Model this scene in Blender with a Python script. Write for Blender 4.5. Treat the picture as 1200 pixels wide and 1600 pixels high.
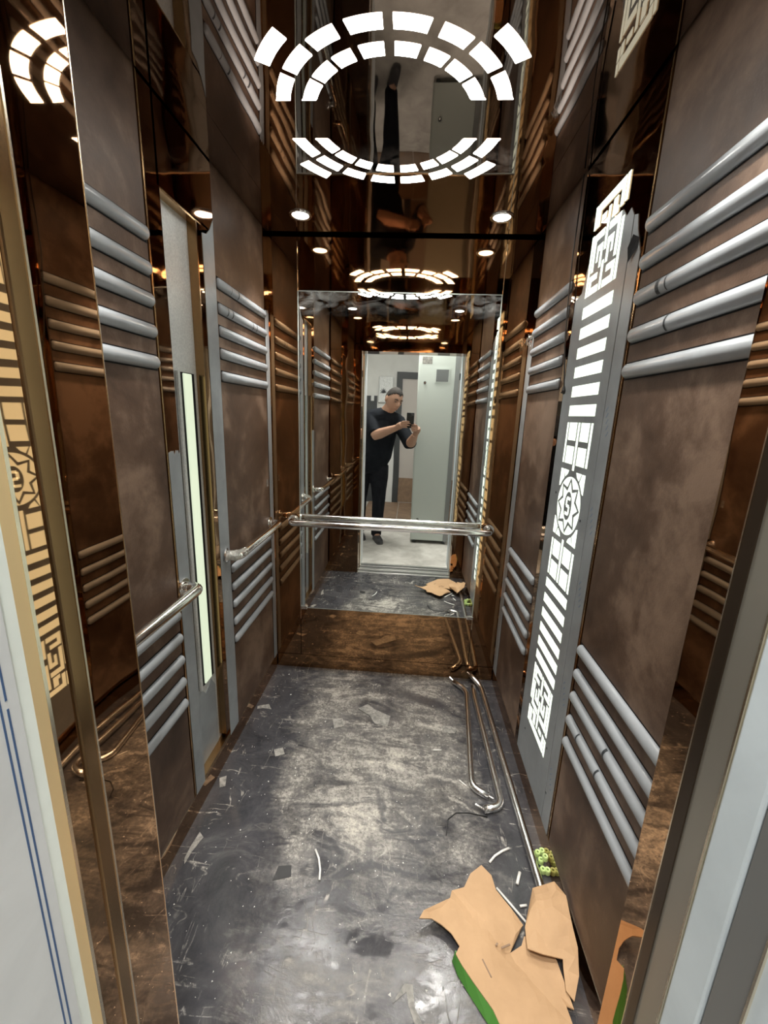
import bpy, bmesh, math, random
from mathutils import Vector, Matrix, noise as mnoise
from mathutils.geometry import delaunay_2d_cdt

# ------------------------------------------------------------------ clear
for _o in list(bpy.data.objects):
    bpy.data.objects.remove(_o, do_unlink=True)
scene = bpy.context.scene
COL = scene.collection

# ------------------------------------------------------------------ camera
CAM = Vector((0.0884, 0.0, 1.41))
P_, Y_, R_ = 0.232522, 0.0575179, 0.0375941
_f = Vector((-math.sin(Y_) * math.cos(P_), math.cos(Y_) * math.cos(P_), -math.sin(P_)))
_r = Vector((math.cos(Y_), math.sin(Y_), 0))
_u = _r.cross(_f)
_r2 = math.cos(R_) * _r + math.sin(R_) * _u
_u2 = -math.sin(R_) * _r + math.cos(R_) * _u
camd = bpy.data.cameras.new('camera')
camd.sensor_fit = 'HORIZONTAL'
camd.sensor_width = 36.0
camd.lens = 643.65 / 1200 * 36
camd.clip_start = 0.003
camd.clip_end = 60
cam = bpy.data.objects.new('camera', camd)
COL.objects.link(cam)
cam.matrix_world = Matrix(((_r2.x, _u2.x, -_f.x, CAM.x), (_r2.y, _u2.y, -_f.y, CAM.y), (_r2.z, _u2.z, -_f.z, CAM.z), (0, 0, 0, 1)))
scene.camera = cam

# ------------------------------------------------------------------ world / exposure / light levels
world = bpy.data.worlds.new('world')
scene.world = world
world.use_nodes = True
world.node_tree.nodes['Background'].inputs[0].default_value = (0.02, 0.02, 0.022, 1)
world.node_tree.nodes['Background'].inputs[1].default_value = 1.0
vs = scene.view_settings
vs.view_transform = 'Standard'
vs.look = 'None'
vs.gamma = 1.0
vs.use_curve_mapping = False
vs.exposure = 1.1
RING_E, SPOT_E, COLUMN_E, SLOT_E, LOBBY_E = 9.5, 9.0, 0.55, 0.34, 58.0
BEAM_W = 25.0
scene.cycles.max_bounces = 14
scene.cycles.glossy_bounces = 10

# ------------------------------------------------------------------ helpers
BASE = {}


class MB:
    def __init__(self):
        self.v = []
        self.f = []

    def add(self, vs_, fs):
        n = len(self.v)
        self.v += [tuple(p) for p in vs_]
        self.f += [tuple(i + n for i in f) for f in fs]
        return self

    def box(self, x0, x1, y0, y1, z0, z1):
        return self.add([(x0, y0, z0), (x1, y0, z0), (x1, y1, z0), (x0, y1, z0), (x0, y0, z1), (x1, y0, z1), (x1, y1, z1), (x0, y1, z1)],
                        [(0, 3, 2, 1), (4, 5, 6, 7), (0, 1, 5, 4), (1, 2, 6, 5), (2, 3, 7, 6), (3, 0, 4, 7)])

    def prism(self, poly, axis, a, b):
        """extrude a 2-D polygon along an axis from a to b; poly coords are the two other axes in order"""
        n = len(poly)

        def mk(p, t):
            q = [0, 0, 0]
            o = [i for i in range(3) if i != axis]
            q[o[0]], q[o[1]], q[axis] = p[0], p[1], t
            return q
        vs_ = [mk(p, a) for p in poly] + [mk(p, b) for p in poly]
        fs = [tuple(range(n - 1, -1, -1)), tuple(range(n, 2 * n))]
        fs += [(i, (i + 1) % n, n + (i + 1) % n, n + i) for i in range(n)]
        return self.add(vs_, fs)

    def tube(self, pts, r, n=10, flat=None):
        """closed tube through points, r scalar or list; flat = (axis vector, factor) squashes the section"""
        pts = [Vector(p) for p in pts]
        m = len(pts)
        rs = r if isinstance(r, (list, tuple)) else [r] * m
        T = []
        for i in range(m):
            d = pts[min(i + 1, m - 1)] - pts[max(i - 1, 0)]
            T.append(d.normalized())
        ref = Vector((0, 0, 1)) if abs(T[0].z) < 0.9 else Vector((1, 0, 0))
        nrm = (ref - T[0] * ref.dot(T[0])).normalized()
        vs_, fs = [], []
        for i in range(m):
            nrm = (nrm - T[i] * nrm.dot(T[i])).normalized()
            bn = T[i].cross(nrm)
            for k in range(n):
                a = 2 * math.pi * k / n
                d = (nrm * math.cos(a) + bn * math.sin(a)) * rs[i]
                if flat:
                    ax = flat[0]
                    d = d - ax * d.dot(ax) * (1 - flat[1])
                vs_.append(pts[i] + d)
        for i in range(m - 1):
            for k in range(n):
                fs.append((i * n + k, i * n + (k + 1) % n, (i + 1) * n + (k + 1) % n, (i + 1) * n + k))
        fs.append(tuple(range(n - 1, -1, -1)))
        fs.append(tuple((m - 1) * n + k for k in range(n)))
        return self.add(vs_, fs)

    def ell(self, c, rad, M=None, nu=20, nv=14, fn=None):
        """ellipsoid; fn(unit vector) -> scale"""
        vs_, fs = [], []
        c = Vector(c)
        for j in range(nv + 1):
            th = math.pi * j / nv
            for i in range(nu):
                ph = 2 * math.pi * i / nu
                d = Vector((math.sin(th) * math.cos(ph), math.sin(th) * math.sin(ph), math.cos(th)))
                p = Vector((d.x * rad[0], d.y * rad[1], d.z * rad[2]))
                if fn:
                    p = fn(d, p)
                if M is not None:
                    p = M @ p
                vs_.append(c + p)
        for j in range(nv):
            for i in range(nu):
                fs.append((j * nu + i, (j + 1) * nu + i, (j + 1) * nu + (i + 1) % nu, j * nu + (i + 1) % nu))
        return self.add(vs_, fs)

    def lathe(self, c, prof, n=24):
        """profile of (r,z) around vertical axis through c"""
        vs_, fs = [], []
        for r, z in prof:
            for k in range(n):
                a = 2 * math.pi * k / n
                vs_.append((c[0] + r * math.cos(a), c[1] + r * math.sin(a), c[2] + z))
        for j in range(len(prof) - 1):
            for k in range(n):
                fs.append((j * n + k, j * n + (k + 1) % n, (j + 1) * n + (k + 1) % n, (j + 1) * n + k))
        return self.add(vs_, fs)

    def build(self, name, mat, parent=None, smooth=False, bevel=0.0, recalc=True, at=None):
        if parent is not None:
            base = BASE[parent]
        elif at is not None:
            base = Vector(at)
        else:
            xs = [p[0] for p in self.v]
            ys = [p[1] for p in self.v]
            zs = [p[2] for p in self.v]
            base = Vector(((min(xs) + max(xs)) / 2, (min(ys) + max(ys)) / 2, min(zs)))
        me = bpy.data.meshes.new(name)
        me.from_pydata([(p[0] - base.x, p[1] - base.y, p[2] - base.z) for p in self.v], [], self.f)
        bm = bmesh.new()
        bm.from_mesh(me)
        if recalc:
            bmesh.ops.recalc_face_normals(bm, faces=bm.faces)
        bm.to_mesh(me)
        bm.free()
        if smooth:
            for p in me.polygons:
                p.use_smooth = True
        me.materials.append(mat)
        o = bpy.data.objects.new(name, me)
        COL.objects.link(o)
        BASE[o] = base
        if parent is not None:
            o.parent = parent
        else:
            o.location = base
        if bevel:
            m = o.modifiers.new('bevel', 'BEVEL')
            m.width = bevel
            m.segments = 2
            m.limit_method = 'ANGLE'
        return o


def box(*a):
    return MB().box(*a)


def tag(o, label, cat, group=None, kind=None):
    o['label'] = label
    o['category'] = cat
    if group:
        o['group'] = group
    if kind:
        o['kind'] = kind
    return o


def thing(name, label, cat, loc, group=None, kind=None):
    o = bpy.data.objects.new(name, None)
    o.empty_display_size = 0.05
    COL.objects.link(o)
    o.location = loc
    BASE[o] = Vector(loc)
    return tag(o, label, cat, group, kind)


def dup(o, parent, off):
    c = o.copy()
    COL.objects.link(c)
    c.parent = parent
    c.location = Vector(o.location) + Vector(off)
    BASE[c] = BASE[o]
    return c


# ------------------------------------------------------------------ materials
def mat(name, col, rough=0.5, metal=0.0, spec=0.5, emit=None, estr=0.0):
    m = bpy.data.materials.new(name)
    m.use_nodes = True
    b = m.node_tree.nodes['Principled BSDF']
    b.inputs['Base Color'].default_value = (*col, 1)
    b.inputs['Roughness'].default_value = rough
    b.inputs['Metallic'].default_value = metal
    b.inputs['Specular IOR Level'].default_value = spec
    if emit:
        b.inputs['Emission Color'].default_value = (*emit, 1)
        b.inputs['Emission Strength'].default_value = estr
    m['b'] = 1
    return m


def nd(m, t, **kw):
    n = m.node_tree.nodes.new(t)
    for k, v in kw.items():
        if k.startswith('i_'):
            n.inputs[k[2:].replace('_', ' ')].default_value = v
        else:
            setattr(n, k, v)
    return n


def lk(m, a, b):
    m.node_tree.links.new(a, b)


def bs(m):
    return m.node_tree.nodes['Principled BSDF']


def pos(m, scale=(1, 1, 1), rot=(0, 0, 0)):
    g = nd(m, 'ShaderNodeNewGeometry')
    mp = nd(m, 'ShaderNodeMapping')
    mp.inputs['Scale'].default_value = scale
    mp.inputs['Rotation'].default_value = rot
    lk(m, g.outputs['Position'], mp.inputs['Vector'])
    return mp.outputs['Vector']


def noise(m, vec, scale, detail=4.0, rough=0.55, dist=0.0):
    n = nd(m, 'ShaderNodeTexNoise')
    n.inputs['Scale'].default_value = scale
    n.inputs['Detail'].default_value = detail
    n.inputs['Roughness'].default_value = rough
    n.inputs['Distortion'].default_value = dist
    lk(m, vec, n.inputs['Vector'])
    return n.outputs['Fac']


def ramp(m, fac, stops):
    r = nd(m, 'ShaderNodeValToRGB')
    el = r.color_ramp.elements
    while len(el) < len(stops):
        el.new(0.5)
    for e, (p, c) in zip(el, stops):
        e.position = p
        e.color = (*c, 1) if len(c) == 3 else c
    lk(m, fac, r.inputs['Fac'])
    return r.outputs['Color']


def math_(m, op, a, b=None, c=None, clamp=False):
    n = nd(m, 'ShaderNodeMath', operation=op)
    n.use_clamp = clamp
    for i, x in enumerate((a, b, c)):
        if x is None:
            continue
        if isinstance(x, (int, float)):
            n.inputs[i].default_value = x
        else:
            lk(m, x, n.inputs[i])
    return n.outputs[0]


def mixc(m, fac, a, b):
    n = nd(m, 'ShaderNodeMix', data_type='RGBA')
    for sock, x in ((n.inputs[0], fac), (n.inputs[6], a), (n.inputs[7], b)):
        if isinstance(x, (int, float)):
            sock.default_value = x
        elif isinstance(x, tuple):
            sock.default_value = (*x, 1)
        else:
            lk(m, x, sock)
    return n.outputs[2]


def bump(m, h, strength, dist):
    n = nd(m, 'ShaderNodeBump')
    n.inputs['Strength'].default_value = strength
    n.inputs['Distance'].default_value = dist
    lk(m, h, n.inputs['Height'])
    lk(m, n.outputs['Normal'], bs(m).inputs['Normal'])


def mirror_mat(name, col, rough, wav_scale, wav, smudge=0.05):
    m = mat(name, col, rough, 1.0)
    v = pos(m)
    bump(m, noise(m, v, wav_scale, 1.0), 1.0, wav)
    s = noise(m, v, 6, 6, 0.65, 1.0)
    lk(m, math_(m, 'MULTIPLY_ADD', math_(m, 'POWER', s, 3.0), smudge * 4, rough), bs(m).inputs['Roughness'])
    return m


M = {}
M['bronze'] = mirror_mat('bronze mirror steel', (0.40, 0.235, 0.13), 0.02, 5.0, 0.0016, 0.03)
M['bronze_jamb'] = mirror_mat('bronze mirror steel bent', (0.46, 0.27, 0.14), 0.012, 4.0, 0.0016, 0.015)
M['bronze_back'] = mirror_mat('bronze mirror steel flat', (0.44, 0.25, 0.125), 0.02, 3.0, 0.0015, 0.03)
M['bronze_ceiling'] = mirror_mat('bronze mirror ceiling', (0.27, 0.215, 0.185), 0.012, 4.0, 0.0012, 0.012)
M['gold_edge'] = mat('gold bronze edge', (0.62, 0.40, 0.20), 0.22, 1.0)
M['gold_reflect'] = mat('gold strip with painted reflection', (0.92, 0.70, 0.38), 0.4, 0.5)  # pale base colour stands in for the bright surfaces this strip mirrors
M['dark_gold'] = mat('dark bronze trim', (0.30, 0.185, 0.09), 0.2, 1.0)
M['dark_trim'] = mat('black bronze trim', (0.07, 0.05, 0.035), 0.3, 0.8)
M['edge_light'] = mat('bare polished edge', (0.85, 0.75, 0.6), 0.2, 1.0)
M['silver'] = mirror_mat('silver mirror', (0.84, 0.87, 0.85), 0.0, 3.0, 0.0004, 0.01)
_m = M['silver']
_sx = nd(_m, 'ShaderNodeSeparateXYZ')
lk(_m, pos(_m), _sx.inputs[0])
_mr = nd(_m, 'ShaderNodeMapRange')
for _k, _x in (('From Min', 1.84), ('From Max', 1.94), ('To Min', 0.0), ('To Max', 0.3)):
    _mr.inputs[_k].default_value = _x
lk(_m, _sx.outputs[2], _mr.inputs['Value'])
_hz = math_(_m, 'MULTIPLY', _mr.outputs[0], ramp(_m, noise(_m, pos(_m, (1, 1, 2)), 9, 5, 0.6, 1.5), [(0.45, (0, 0, 0)), (0.65, (1, 1, 1))]))
lk(_m, math_(_m, 'SUBTRACT', 1.0, _hz), bs(_m).inputs['Metallic'])
M['mirror_edge'] = mat('ground glass edge', (0.7, 0.78, 0.74), 0.25, 0.6)
M['chrome'] = mat('polished stainless tube', (0.90, 0.89, 0.87), 0.13, 1.0)
M['chrome_loose'] = mat('stainless tube handled', (0.95, 0.95, 0.94), 0.24, 1.0)
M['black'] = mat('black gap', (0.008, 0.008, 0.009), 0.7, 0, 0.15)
M['rubber'] = mat('black rubber cable', (0.012, 0.012, 0.013), 0.4)


def make_panel():
    m = mat('brown leather laminate', (0.1, 0.075, 0.06), 0.42, 0, 0.3)
    v = pos(m)
    a = noise(m, v, 3.2, 5, 0.6, 0.6)
    b = noise(m, v, 14, 6, 0.7, 0.3)
    c = ramp(m, math_(m, 'MULTIPLY_ADD', b, 0.35, math_(m, 'MULTIPLY', a, 0.75)), [(0.36, (0.043, 0.0242, 0.0152)), (0.54, (0.094, 0.057, 0.038)), (0.68, (0.190, 0.128, 0.090))])
    lk(m, c, bs(m).inputs['Base Color'])
    f = noise(m, v, 260, 3)
    bump(m, math_(m, 'ADD', f, math_(m, 'MULTIPLY', b, 0.8)), 0.18, 0.002)
    lk(m, math_(m, 'MULTIPLY_ADD', b, 0.25, 0.36), bs(m).inputs['Roughness'])
    return m


M['panel'] = make_panel()


def film(name, col, rough, mottled=0.12):
    m = mat(name, col, rough, 0.0, 0.5)
    v = pos(m)
    a = noise(m, v, 8, 5, 0.6, 0.5)
    d = tuple(c * (1 - mottled * 1.6) for c in col)
    l = tuple(min(1, c * (1 + mottled)) for c in col)
    lk(m, ramp(m, a, [(0.3, d), (0.7, l)]), bs(m).inputs['Base Color'])
    bump(m, noise(m, v, 40, 3), 0.05, 0.002)
    return m


M['film'] = film('grey protective film', (0.26, 0.285, 0.30), 0.32)
M['film_bar'] = film('pale grey film on bars', (0.335, 0.36, 0.382), 0.18, 0.08)
M['film_blue'] = film('blue grey film', (0.58, 0.66, 0.71), 0.4, 0.05)
M['film_lit_mint'] = film('film with painted light', (0.88, 0.95, 0.91), 0.35, 0.04)  # near-white colour carries the strong light falling on this strip
M['film_frame'] = film('grey violet film', (0.70, 0.73, 0.75), 0.42, 0.05)
M['film_print'] = mat('blue film print', (0.06, 0.12, 0.26), 0.45)
M['film_print_pale'] = mat('pale blue film print', (0.16, 0.22, 0.30), 0.4)
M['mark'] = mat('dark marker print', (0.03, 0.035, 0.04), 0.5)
M['olive'] = mat('dark brushed stainless', (0.42, 0.40, 0.35), 0.36, 0.8)
M['grey_steel'] = mat('grey coated steel', (0.25, 0.26, 0.26), 0.35, 0.5)


def make_galv():
    m = mat('galvanised sheet', (0.6, 0.6, 0.56), 0.28, 0.35)
    v = pos(m)
    a = noise(m, v, 220, 3, 0.6)
    lk(m, ramp(m, a, [(0.3, (0.46, 0.48, 0.48)), (0.7, (0.66, 0.68, 0.66))]), bs(m).inputs['Base Color'])
    lk(m, math_(m, 'MULTIPLY_ADD', a, 0.3, 0.28), bs(m).inputs['Roughness'])
    bump(m, noise(m, v, 6, 2), 0.6, 0.006)
    return m


M['galv'] = make_galv()


def glow(name, col, e, base=(0.8, 0.8, 0.8)):
    return mat(name, base, 0.4, 0, 0.3, col, e)


M['ring'] = glow('ring diffuser', (1.0, 0.97, 0.90), RING_E)
M['spot'] = glow('spot lens', (1.0, 0.97, 0.91), SPOT_E)
M['column'] = glow('column diffuser', (0.86, 1.0, 0.80), COLUMN_E)
M['slot'] = glow('slot diffuser', (0.88, 1.0, 0.74), SLOT_E, (0.3, 0.32, 0.25))
M['lobby_fill_lamp'] = glow('added lobby lamp diffuser', (1.0, 0.96, 0.9), LOBBY_E)


# scuffs and smears on the floor: x, y, half length, half width, angle, strength
DARK = [(-0.51, 1.49, 0.212, 0.01, -1.23, 0.8), (-0.306, 1.076, 0.092, 0.008, 0.22, 0.85), (-0.3, 1.057, 0.089, 0.006, 0.21, 0.85), (-0.336, 0.792, 0.138, 0.022, 0.25, 0.75), (-0.347, 0.732, 0.095, 0.02, -0.51, 0.85), (-0.34, 0.679, 0.087, 0.022, 0.09, 0.7), (0.05, 1.224, 0.08, 0.014, -1.3, 0.7), (0.158, 1.118, 0.095, 0.014, -0.57, 0.6), (-0.087, 1.067, 0.045, 0.016, -0.76, 0.8), (0.02, 1.052, 0.065, 0.018, -1.46, 0.5), (0.232, 1.832, 0.177, 0.045, -0.36, 0.85), (-0.018, 0.842, 0.067, 0.016, 0.31, 0.6), (0.06, 0.835, 0.068, 0.018, 0.46, 0.6), (-0.341, 1.065, 0.126, 0.075, -0.58, 0.75), (-0.274, 0.893, 0.122, 0.09, -0.45, 0.7), (-0.432, 1.124, 0.21, 0.06, 1.27, 0.5), (-0.475, 0.843, 0.152, 0.08, -0.13, 0.5), (-0.277, 0.682, 0.04, 0.012, 1.82, 0.7)]
PALE = [(-0.138, 1.845, 0.283, 0.035, -0.05, 0.6), (-0.073, 1.634, 0.144, 0.03, -0.18, 0.7), (0.281, 1.658, 0.122, 0.03, -0.18, 0.8), (0.329, 1.363, 0.129, 0.01, -0.29, 0.6), (0.359, 1.264, 0.104, 0.01, -0.48, 0.5), (-0.032, 1.184, 0.27, 0.17, -0.47, 0.8), (-0.019, 0.71, 0.11, 0.06, -0.15, 0.3), (0.07, 1.453, 0.285, 0.15, -0.02, 0.45)]


def make_floor():
    m = mat('dusty dark granite', (0.05, 0.05, 0.05), 0.2)
    v = pos(m)
    fine = noise(m, v, 85, 5, 0.75, 0.5)
    mid = noise(m, v, 11, 8, 0.72, 0.9)
    cloud = noise(m, v, 3.0, 8, 0.62, 1.2)
    swirl = noise(m, pos(m, (2.2, 6.5, 1), (0, 0, 0.25)), 2.0, 8, 0.62, 2.6)
    drag = noise(m, pos(m, (3.0, 2.0, 1), (0, 0, -0.7)), 1.8, 7, 0.6, 3.2)
    scr = noise(m, pos(m, (1.0, 5.5, 1), (0, 0, 0.5)), 2.2, 3, 0.5, 0.8)
    scr2 = noise(m, pos(m, (5.0, 1.1, 1), (0, 0, 0.35)), 2.2, 3, 0.5, 0.7)
    sx = nd(m, 'ShaderNodeSeparateXYZ')
    g = nd(m, 'ShaderNodeNewGeometry')
    lk(m, g.outputs['Position'], sx.inputs[0])

    def rng(val, a0, a1, b0, b1):
        n = nd(m, 'ShaderNodeMapRange')
        for k, x in (('From Min', a0), ('From Max', a1), ('To Min', b0), ('To Max', b1)):
            n.inputs[k].default_value = x
        lk(m, val, n.inputs['Value'])
        return n.outputs[0]
    # wiped cleaner towards the side walls and the door, dusty in the middle and rear
    ax = math_(m, 'ABSOLUTE', math_(m, 'SUBTRACT', sx.outputs[0], 0.03))
    side = rng(ax, 0.33, 0.52, 0.0, -0.20)
    rear = rng(sx.outputs[1], 0.85, 1.30, -0.055, 0.03)
    s = math_(m, 'ADD', math_(m, 'MULTIPLY', cloud, 0.42), math_(m, 'MULTIPLY', mid, 0.22))
    s = math_(m, 'ADD', s, math_(m, 'MULTIPLY', swirl, 0.36))
    s = math_(m, 'ADD', s, math_(m, 'ADD', side, rear))
    dust = ramp(m, s, [(0.42, (0.02, 0.02, 0.02)), (0.51, (0.26, 0.26, 0.26)), (0.58, (0.52, 0.52, 0.52)), (0.66, (1, 1, 1))])
    # shoe and cardboard drags wipe dust away
    wipe = ramp(m, drag, [(0.36, (0.5, 0.5, 0.5)), (0.47, (1, 1, 1))])
    fd = ramp(m, fine, [(0.36, (0.30, 0.30, 0.30)), (0.64, (1, 1, 1))])
    dustf = math_(m, 'MULTIPLY', math_(m, 'MULTIPLY', dust, wipe), fd)
    # thin pale scratches and dried streaks
    lines = math_(m, 'MAXIMUM', ramp(m, math_(m, 'ABSOLUTE', math_(m, 'SUBTRACT', scr, 0.5)), [(0.0, (1, 1, 1)), (0.012, (0, 0, 0))]), ramp(m, math_(m, 'ABSOLUTE', math_(m, 'SUBTRACT', scr2, 0.52)), [(0.0, (1, 1, 1)), (0.009, (0, 0, 0))]))
    lines = math_(m, 'MULTIPLY', lines, ramp(m, mid, [(0.48, (0, 0, 0)), (0.64, (0.6, 0.6, 0.6))]))
    dustf = math_(m, 'MAXIMUM', dustf, lines)
    # individual scuffs, wobbled by noise
    wob = nd(m, 'ShaderNodeTexNoise')
    wob.inputs['Scale'].default_value = 14
    wob.inputs['Detail'].default_value = 5
    lk(m, v, wob.inputs['Vector'])
    wv = nd(m, 'ShaderNodeVectorMath', operation='MULTIPLY_ADD')
    lk(m, wob.outputs['Color'], wv.inputs[0])
    wv.inputs[1].default_value = (0.05, 0.05, 0)
    wv.inputs[2].default_value = (-0.025, -0.025, 0)
    wp = nd(m, 'ShaderNodeVectorMath', operation='ADD')
    lk(m, v, wp.inputs[0])
    lk(m, wv.outputs[0], wp.inputs[1])

    def stroke(x, y, hl, hw, an, soft):
        mp = nd(m, 'ShaderNodeMapping', vector_type='TEXTURE')
        mp.inputs['Location'].default_value = (x, y, 0)
        mp.inputs['Rotation'].default_value = (0, 0, an)
        mp.inputs['Scale'].default_value = (hl, hw, 1)
        lk(m, wp.outputs[0], mp.inputs['Vector'])
        ln = nd(m, 'ShaderNodeVectorMath', operation='LENGTH')
        lk(m, mp.outputs[0], ln.inputs[0])
        return rng(ln.outputs['Value'], 1.0, soft, 0.0, 1.0)
    for (x, y, hl, hw, an, k) in PALE:
        add = math_(m, 'MULTIPLY', math_(m, 'MULTIPLY', stroke(x, y, hl, hw, an, 0.1), fd), math_(m, 'MULTIPLY', ramp(m, swirl, [(0.38, (0.1, 0.1, 0.1)), (0.58, (1, 1, 1))]), k))
        dustf = math_(m, 'ADD', dustf, add, clamp=True)
    for (x, y, hl, hw, an, k) in DARK:
        dustf = math_(m, 'MULTIPLY', dustf, math_(m, 'SUBTRACT', 1.0, math_(m, 'MULTIPLY', stroke(x, y, hl, hw, an, 0.45), k)))
    stone = ramp(m, noise(m, v, 6, 7, 0.7, 1.0), [(0.3, (0.022, 0.022, 0.026)), (0.55, (0.050, 0.050, 0.056)), (0.75, (0.11, 0.107, 0.107))])
    c = mixc(m, math_(m, 'MULTIPLY', dustf, 0.9), stone, (0.60, 0.56, 0.49))
    lk(m, c, bs(m).inputs['Base Color'])
    lk(m, math_(m, 'MULTIPLY_ADD', dustf, 0.5, math_(m, 'MULTIPLY_ADD', fine, 0.16, 0.04)), bs(m).inputs['Roughness'])
    bump(m, math_(m, 'ADD', dustf, math_(m, 'MULTIPLY', mid, 0.6)), 0.3, 0.004)
    return m


M['floor'] = make_floor()


def simple_noise(name, c1, c2, scale, rough, bmp=0.0):
    m = mat(name, c1, rough)
    v = pos(m)
    a = noise(m, v, scale, 6, 0.65, 0.6)
    lk(m, ramp(m, a, [(0.35, c1), (0.65, c2)]), bs(m).inputs['Base Color'])
    if bmp:
        bump(m, a, 0.4, bmp)
    return m


M['lobby_floor'] = simple_noise('dusty lobby tiles', (0.42, 0.40, 0.37), (0.66, 0.64, 0.60), 5, 0.5)
M['plaster'] = simple_noise('white plaster', (0.70, 0.70, 0.68), (0.76, 0.76, 0.74), 4, 0.8)
M['lobby_ceiling'] = simple_noise('lobby ceiling paint', (0.72, 0.72, 0.70), (0.78, 0.78, 0.76), 3, 0.85)
M['wains'] = mat('dark grey cladding', (0.055, 0.06, 0.065), 0.5)
M['door_frame'] = mat('dark grey door frame', (0.045, 0.05, 0.052), 0.5)
M['door_leaf'] = mat('pale grey door leaf', (0.50, 0.46, 0.43), 0.45)
M['plywood'] = simple_noise('brown plywood', (0.20, 0.13, 0.085), (0.30, 0.20, 0.13), 8, 0.6)
M['cabinet'] = mat('grey green painted steel', (0.52, 0.565, 0.53), 0.38)
M['cabinet_dark'] = mat('vent mesh', (0.14, 0.15, 0.15), 0.5)
M['white_plastic'] = mat('white plastic', (0.75, 0.76, 0.75), 0.4)
M['clear_wrap'] = mat('crinkled clear wrap', (0.88, 0.90, 0.90), 0.12)
bump(M['clear_wrap'], noise(M['clear_wrap'], pos(M['clear_wrap']), 30, 4, 0.6, 1.5), 0.9, 0.02)
M['wrap_rail'] = mat('wrinkled foil wrap', (0.72, 0.72, 0.68), 0.18, 0.85)
bump(M['wrap_rail'], noise(M['wrap_rail'], pos(M['wrap_rail']), 60, 4, 0.6, 1.5), 1.0, 0.02)
M['alu'] = mat('aluminium sill', (0.62, 0.62, 0.60), 0.3, 0.9)
M['alu_dark'] = mat('sill groove', (0.05, 0.05, 0.05), 0.6)


def make_card():
    m = mat('brown cardboard', (0.55, 0.36, 0.20), 0.75)
    v = pos(m)
    a = noise(m, v, 12, 5, 0.6, 0.3)
    lk(m, ramp(m, a, [(0.3, (0.46, 0.29, 0.155)), (0.7, (0.54, 0.345, 0.19))]), bs(m).inputs['Base Color'])
    bump(m, noise(m, pos(m, (160, 8, 1), (0, 0, 0.6)), 1.0, 2), 0.15, 0.001)
    return m


M['card'] = make_card()
M['green'] = mat('green packing tape', (0.07, 0.22, 0.04), 0.35)
M['clip_green'] = mat('pale green plastic clip', (0.50, 0.66, 0.26), 0.35)
M['scrap'] = mat('white plastic offcut', (0.78, 0.77, 0.73), 0.5)
M['paper'] = simple_noise('dusty film scrap', (0.12, 0.118, 0.11), (0.34, 0.325, 0.295), 55, 0.55)
M['skin'] = simple_noise('skin', (0.42, 0.235, 0.155), (0.48, 0.275, 0.185), 30, 0.55)
M['hair'] = simple_noise('dark cropped hair', (0.010, 0.008, 0.0065), (0.024, 0.018, 0.014), 160, 0.85)
M['shirt'] = simple_noise('black cotton shirt', (0.008, 0.010, 0.014), (0.014, 0.016, 0.02), 20, 0.85, 0.01)
M['jeans'] = simple_noise('black trousers', (0.010, 0.011, 0.015), (0.018, 0.019, 0.024), 25, 0.85, 0.01)
M['shoe'] = mat('dark grey shoe', (0.05, 0.05, 0.055), 0.6)
M['sole'] = mat('shoe sole', (0.10, 0.10, 0.10), 0.6)
M['phone'] = mat('black phone case', (0.015, 0.015, 0.016), 0.35)
M['lens'] = mat('camera lens glass', (0.01, 0.01, 0.012), 0.05)
M['lens_ring'] = mat('camera lens ring', (0.6, 0.6, 0.62), 0.2, 1.0)
M['eye'] = mat('eye', (0.30, 0.26, 0.23), 0.3)
M['iris'] = mat('iris', (0.02, 0.012, 0.008), 0.1)
M['lip'] = mat('lip', (0.33, 0.17, 0.12), 0.5)

# ------------------------------------------------------------------ cab dimensions
HW, YB, CE = 0.601, 2.042, 2.178      # half width, rear wall, ceiling
YF = 0.567                             # inner face of the front wall
JL, JR = -0.335, 0.50                  # door opening
HEAD = 1.905

# ------------------------------------------------------------------ floor
fl = tag(box(-0.64, 0.64, 0.56, YB + 0.04, -0.05, 0).build('floor', M['floor']), 'dark granite car floor smeared with pale dust', 'floor', kind='structure')

# ------------------------------------------------------------------ bars
def bar_mesh(side, x, y0, y1, z):
    """half round moulding lying on a panel at x, running along Y"""
    s = 1 if side == 'L' else -1
    n, prof = 10, []
    hh, pr = 0.0175, 0.015
    b = MB()
    ys = [(y0, 0.55), (y0 + 0.004, 0.85), (y0 + 0.010, 1.0), (y1 - 0.010, 1.0), (y1 - 0.004, 0.85), (y1, 0.55)]
    vs_, fs = [], []
    for (y, k) in ys:
        for i in range(n + 1):
            a = -math.pi / 2 + math.pi * i / n
            vs_.append((x - s * 0.002 + s * (0.002 + math.cos(a) * pr * k), y, z + math.sin(a) * hh * k))
    w = n + 1
    for j in range(len(ys) - 1):
        for i in range(w):
            fs.append((j * w + i, j * w + (i + 1) % w, (j + 1) * w + (i + 1) % w, (j + 1) * w + i))
    fs.append(tuple(range(w)))
    fs.append(tuple((len(ys) - 1) * w + i for i in range(w)))
    return b.add(vs_, fs)


UP = [1.828, 1.748, 1.674, 1.599, 1.522]
LO = [0.785, 0.708, 0.632, 0.553, 0.474]


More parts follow.
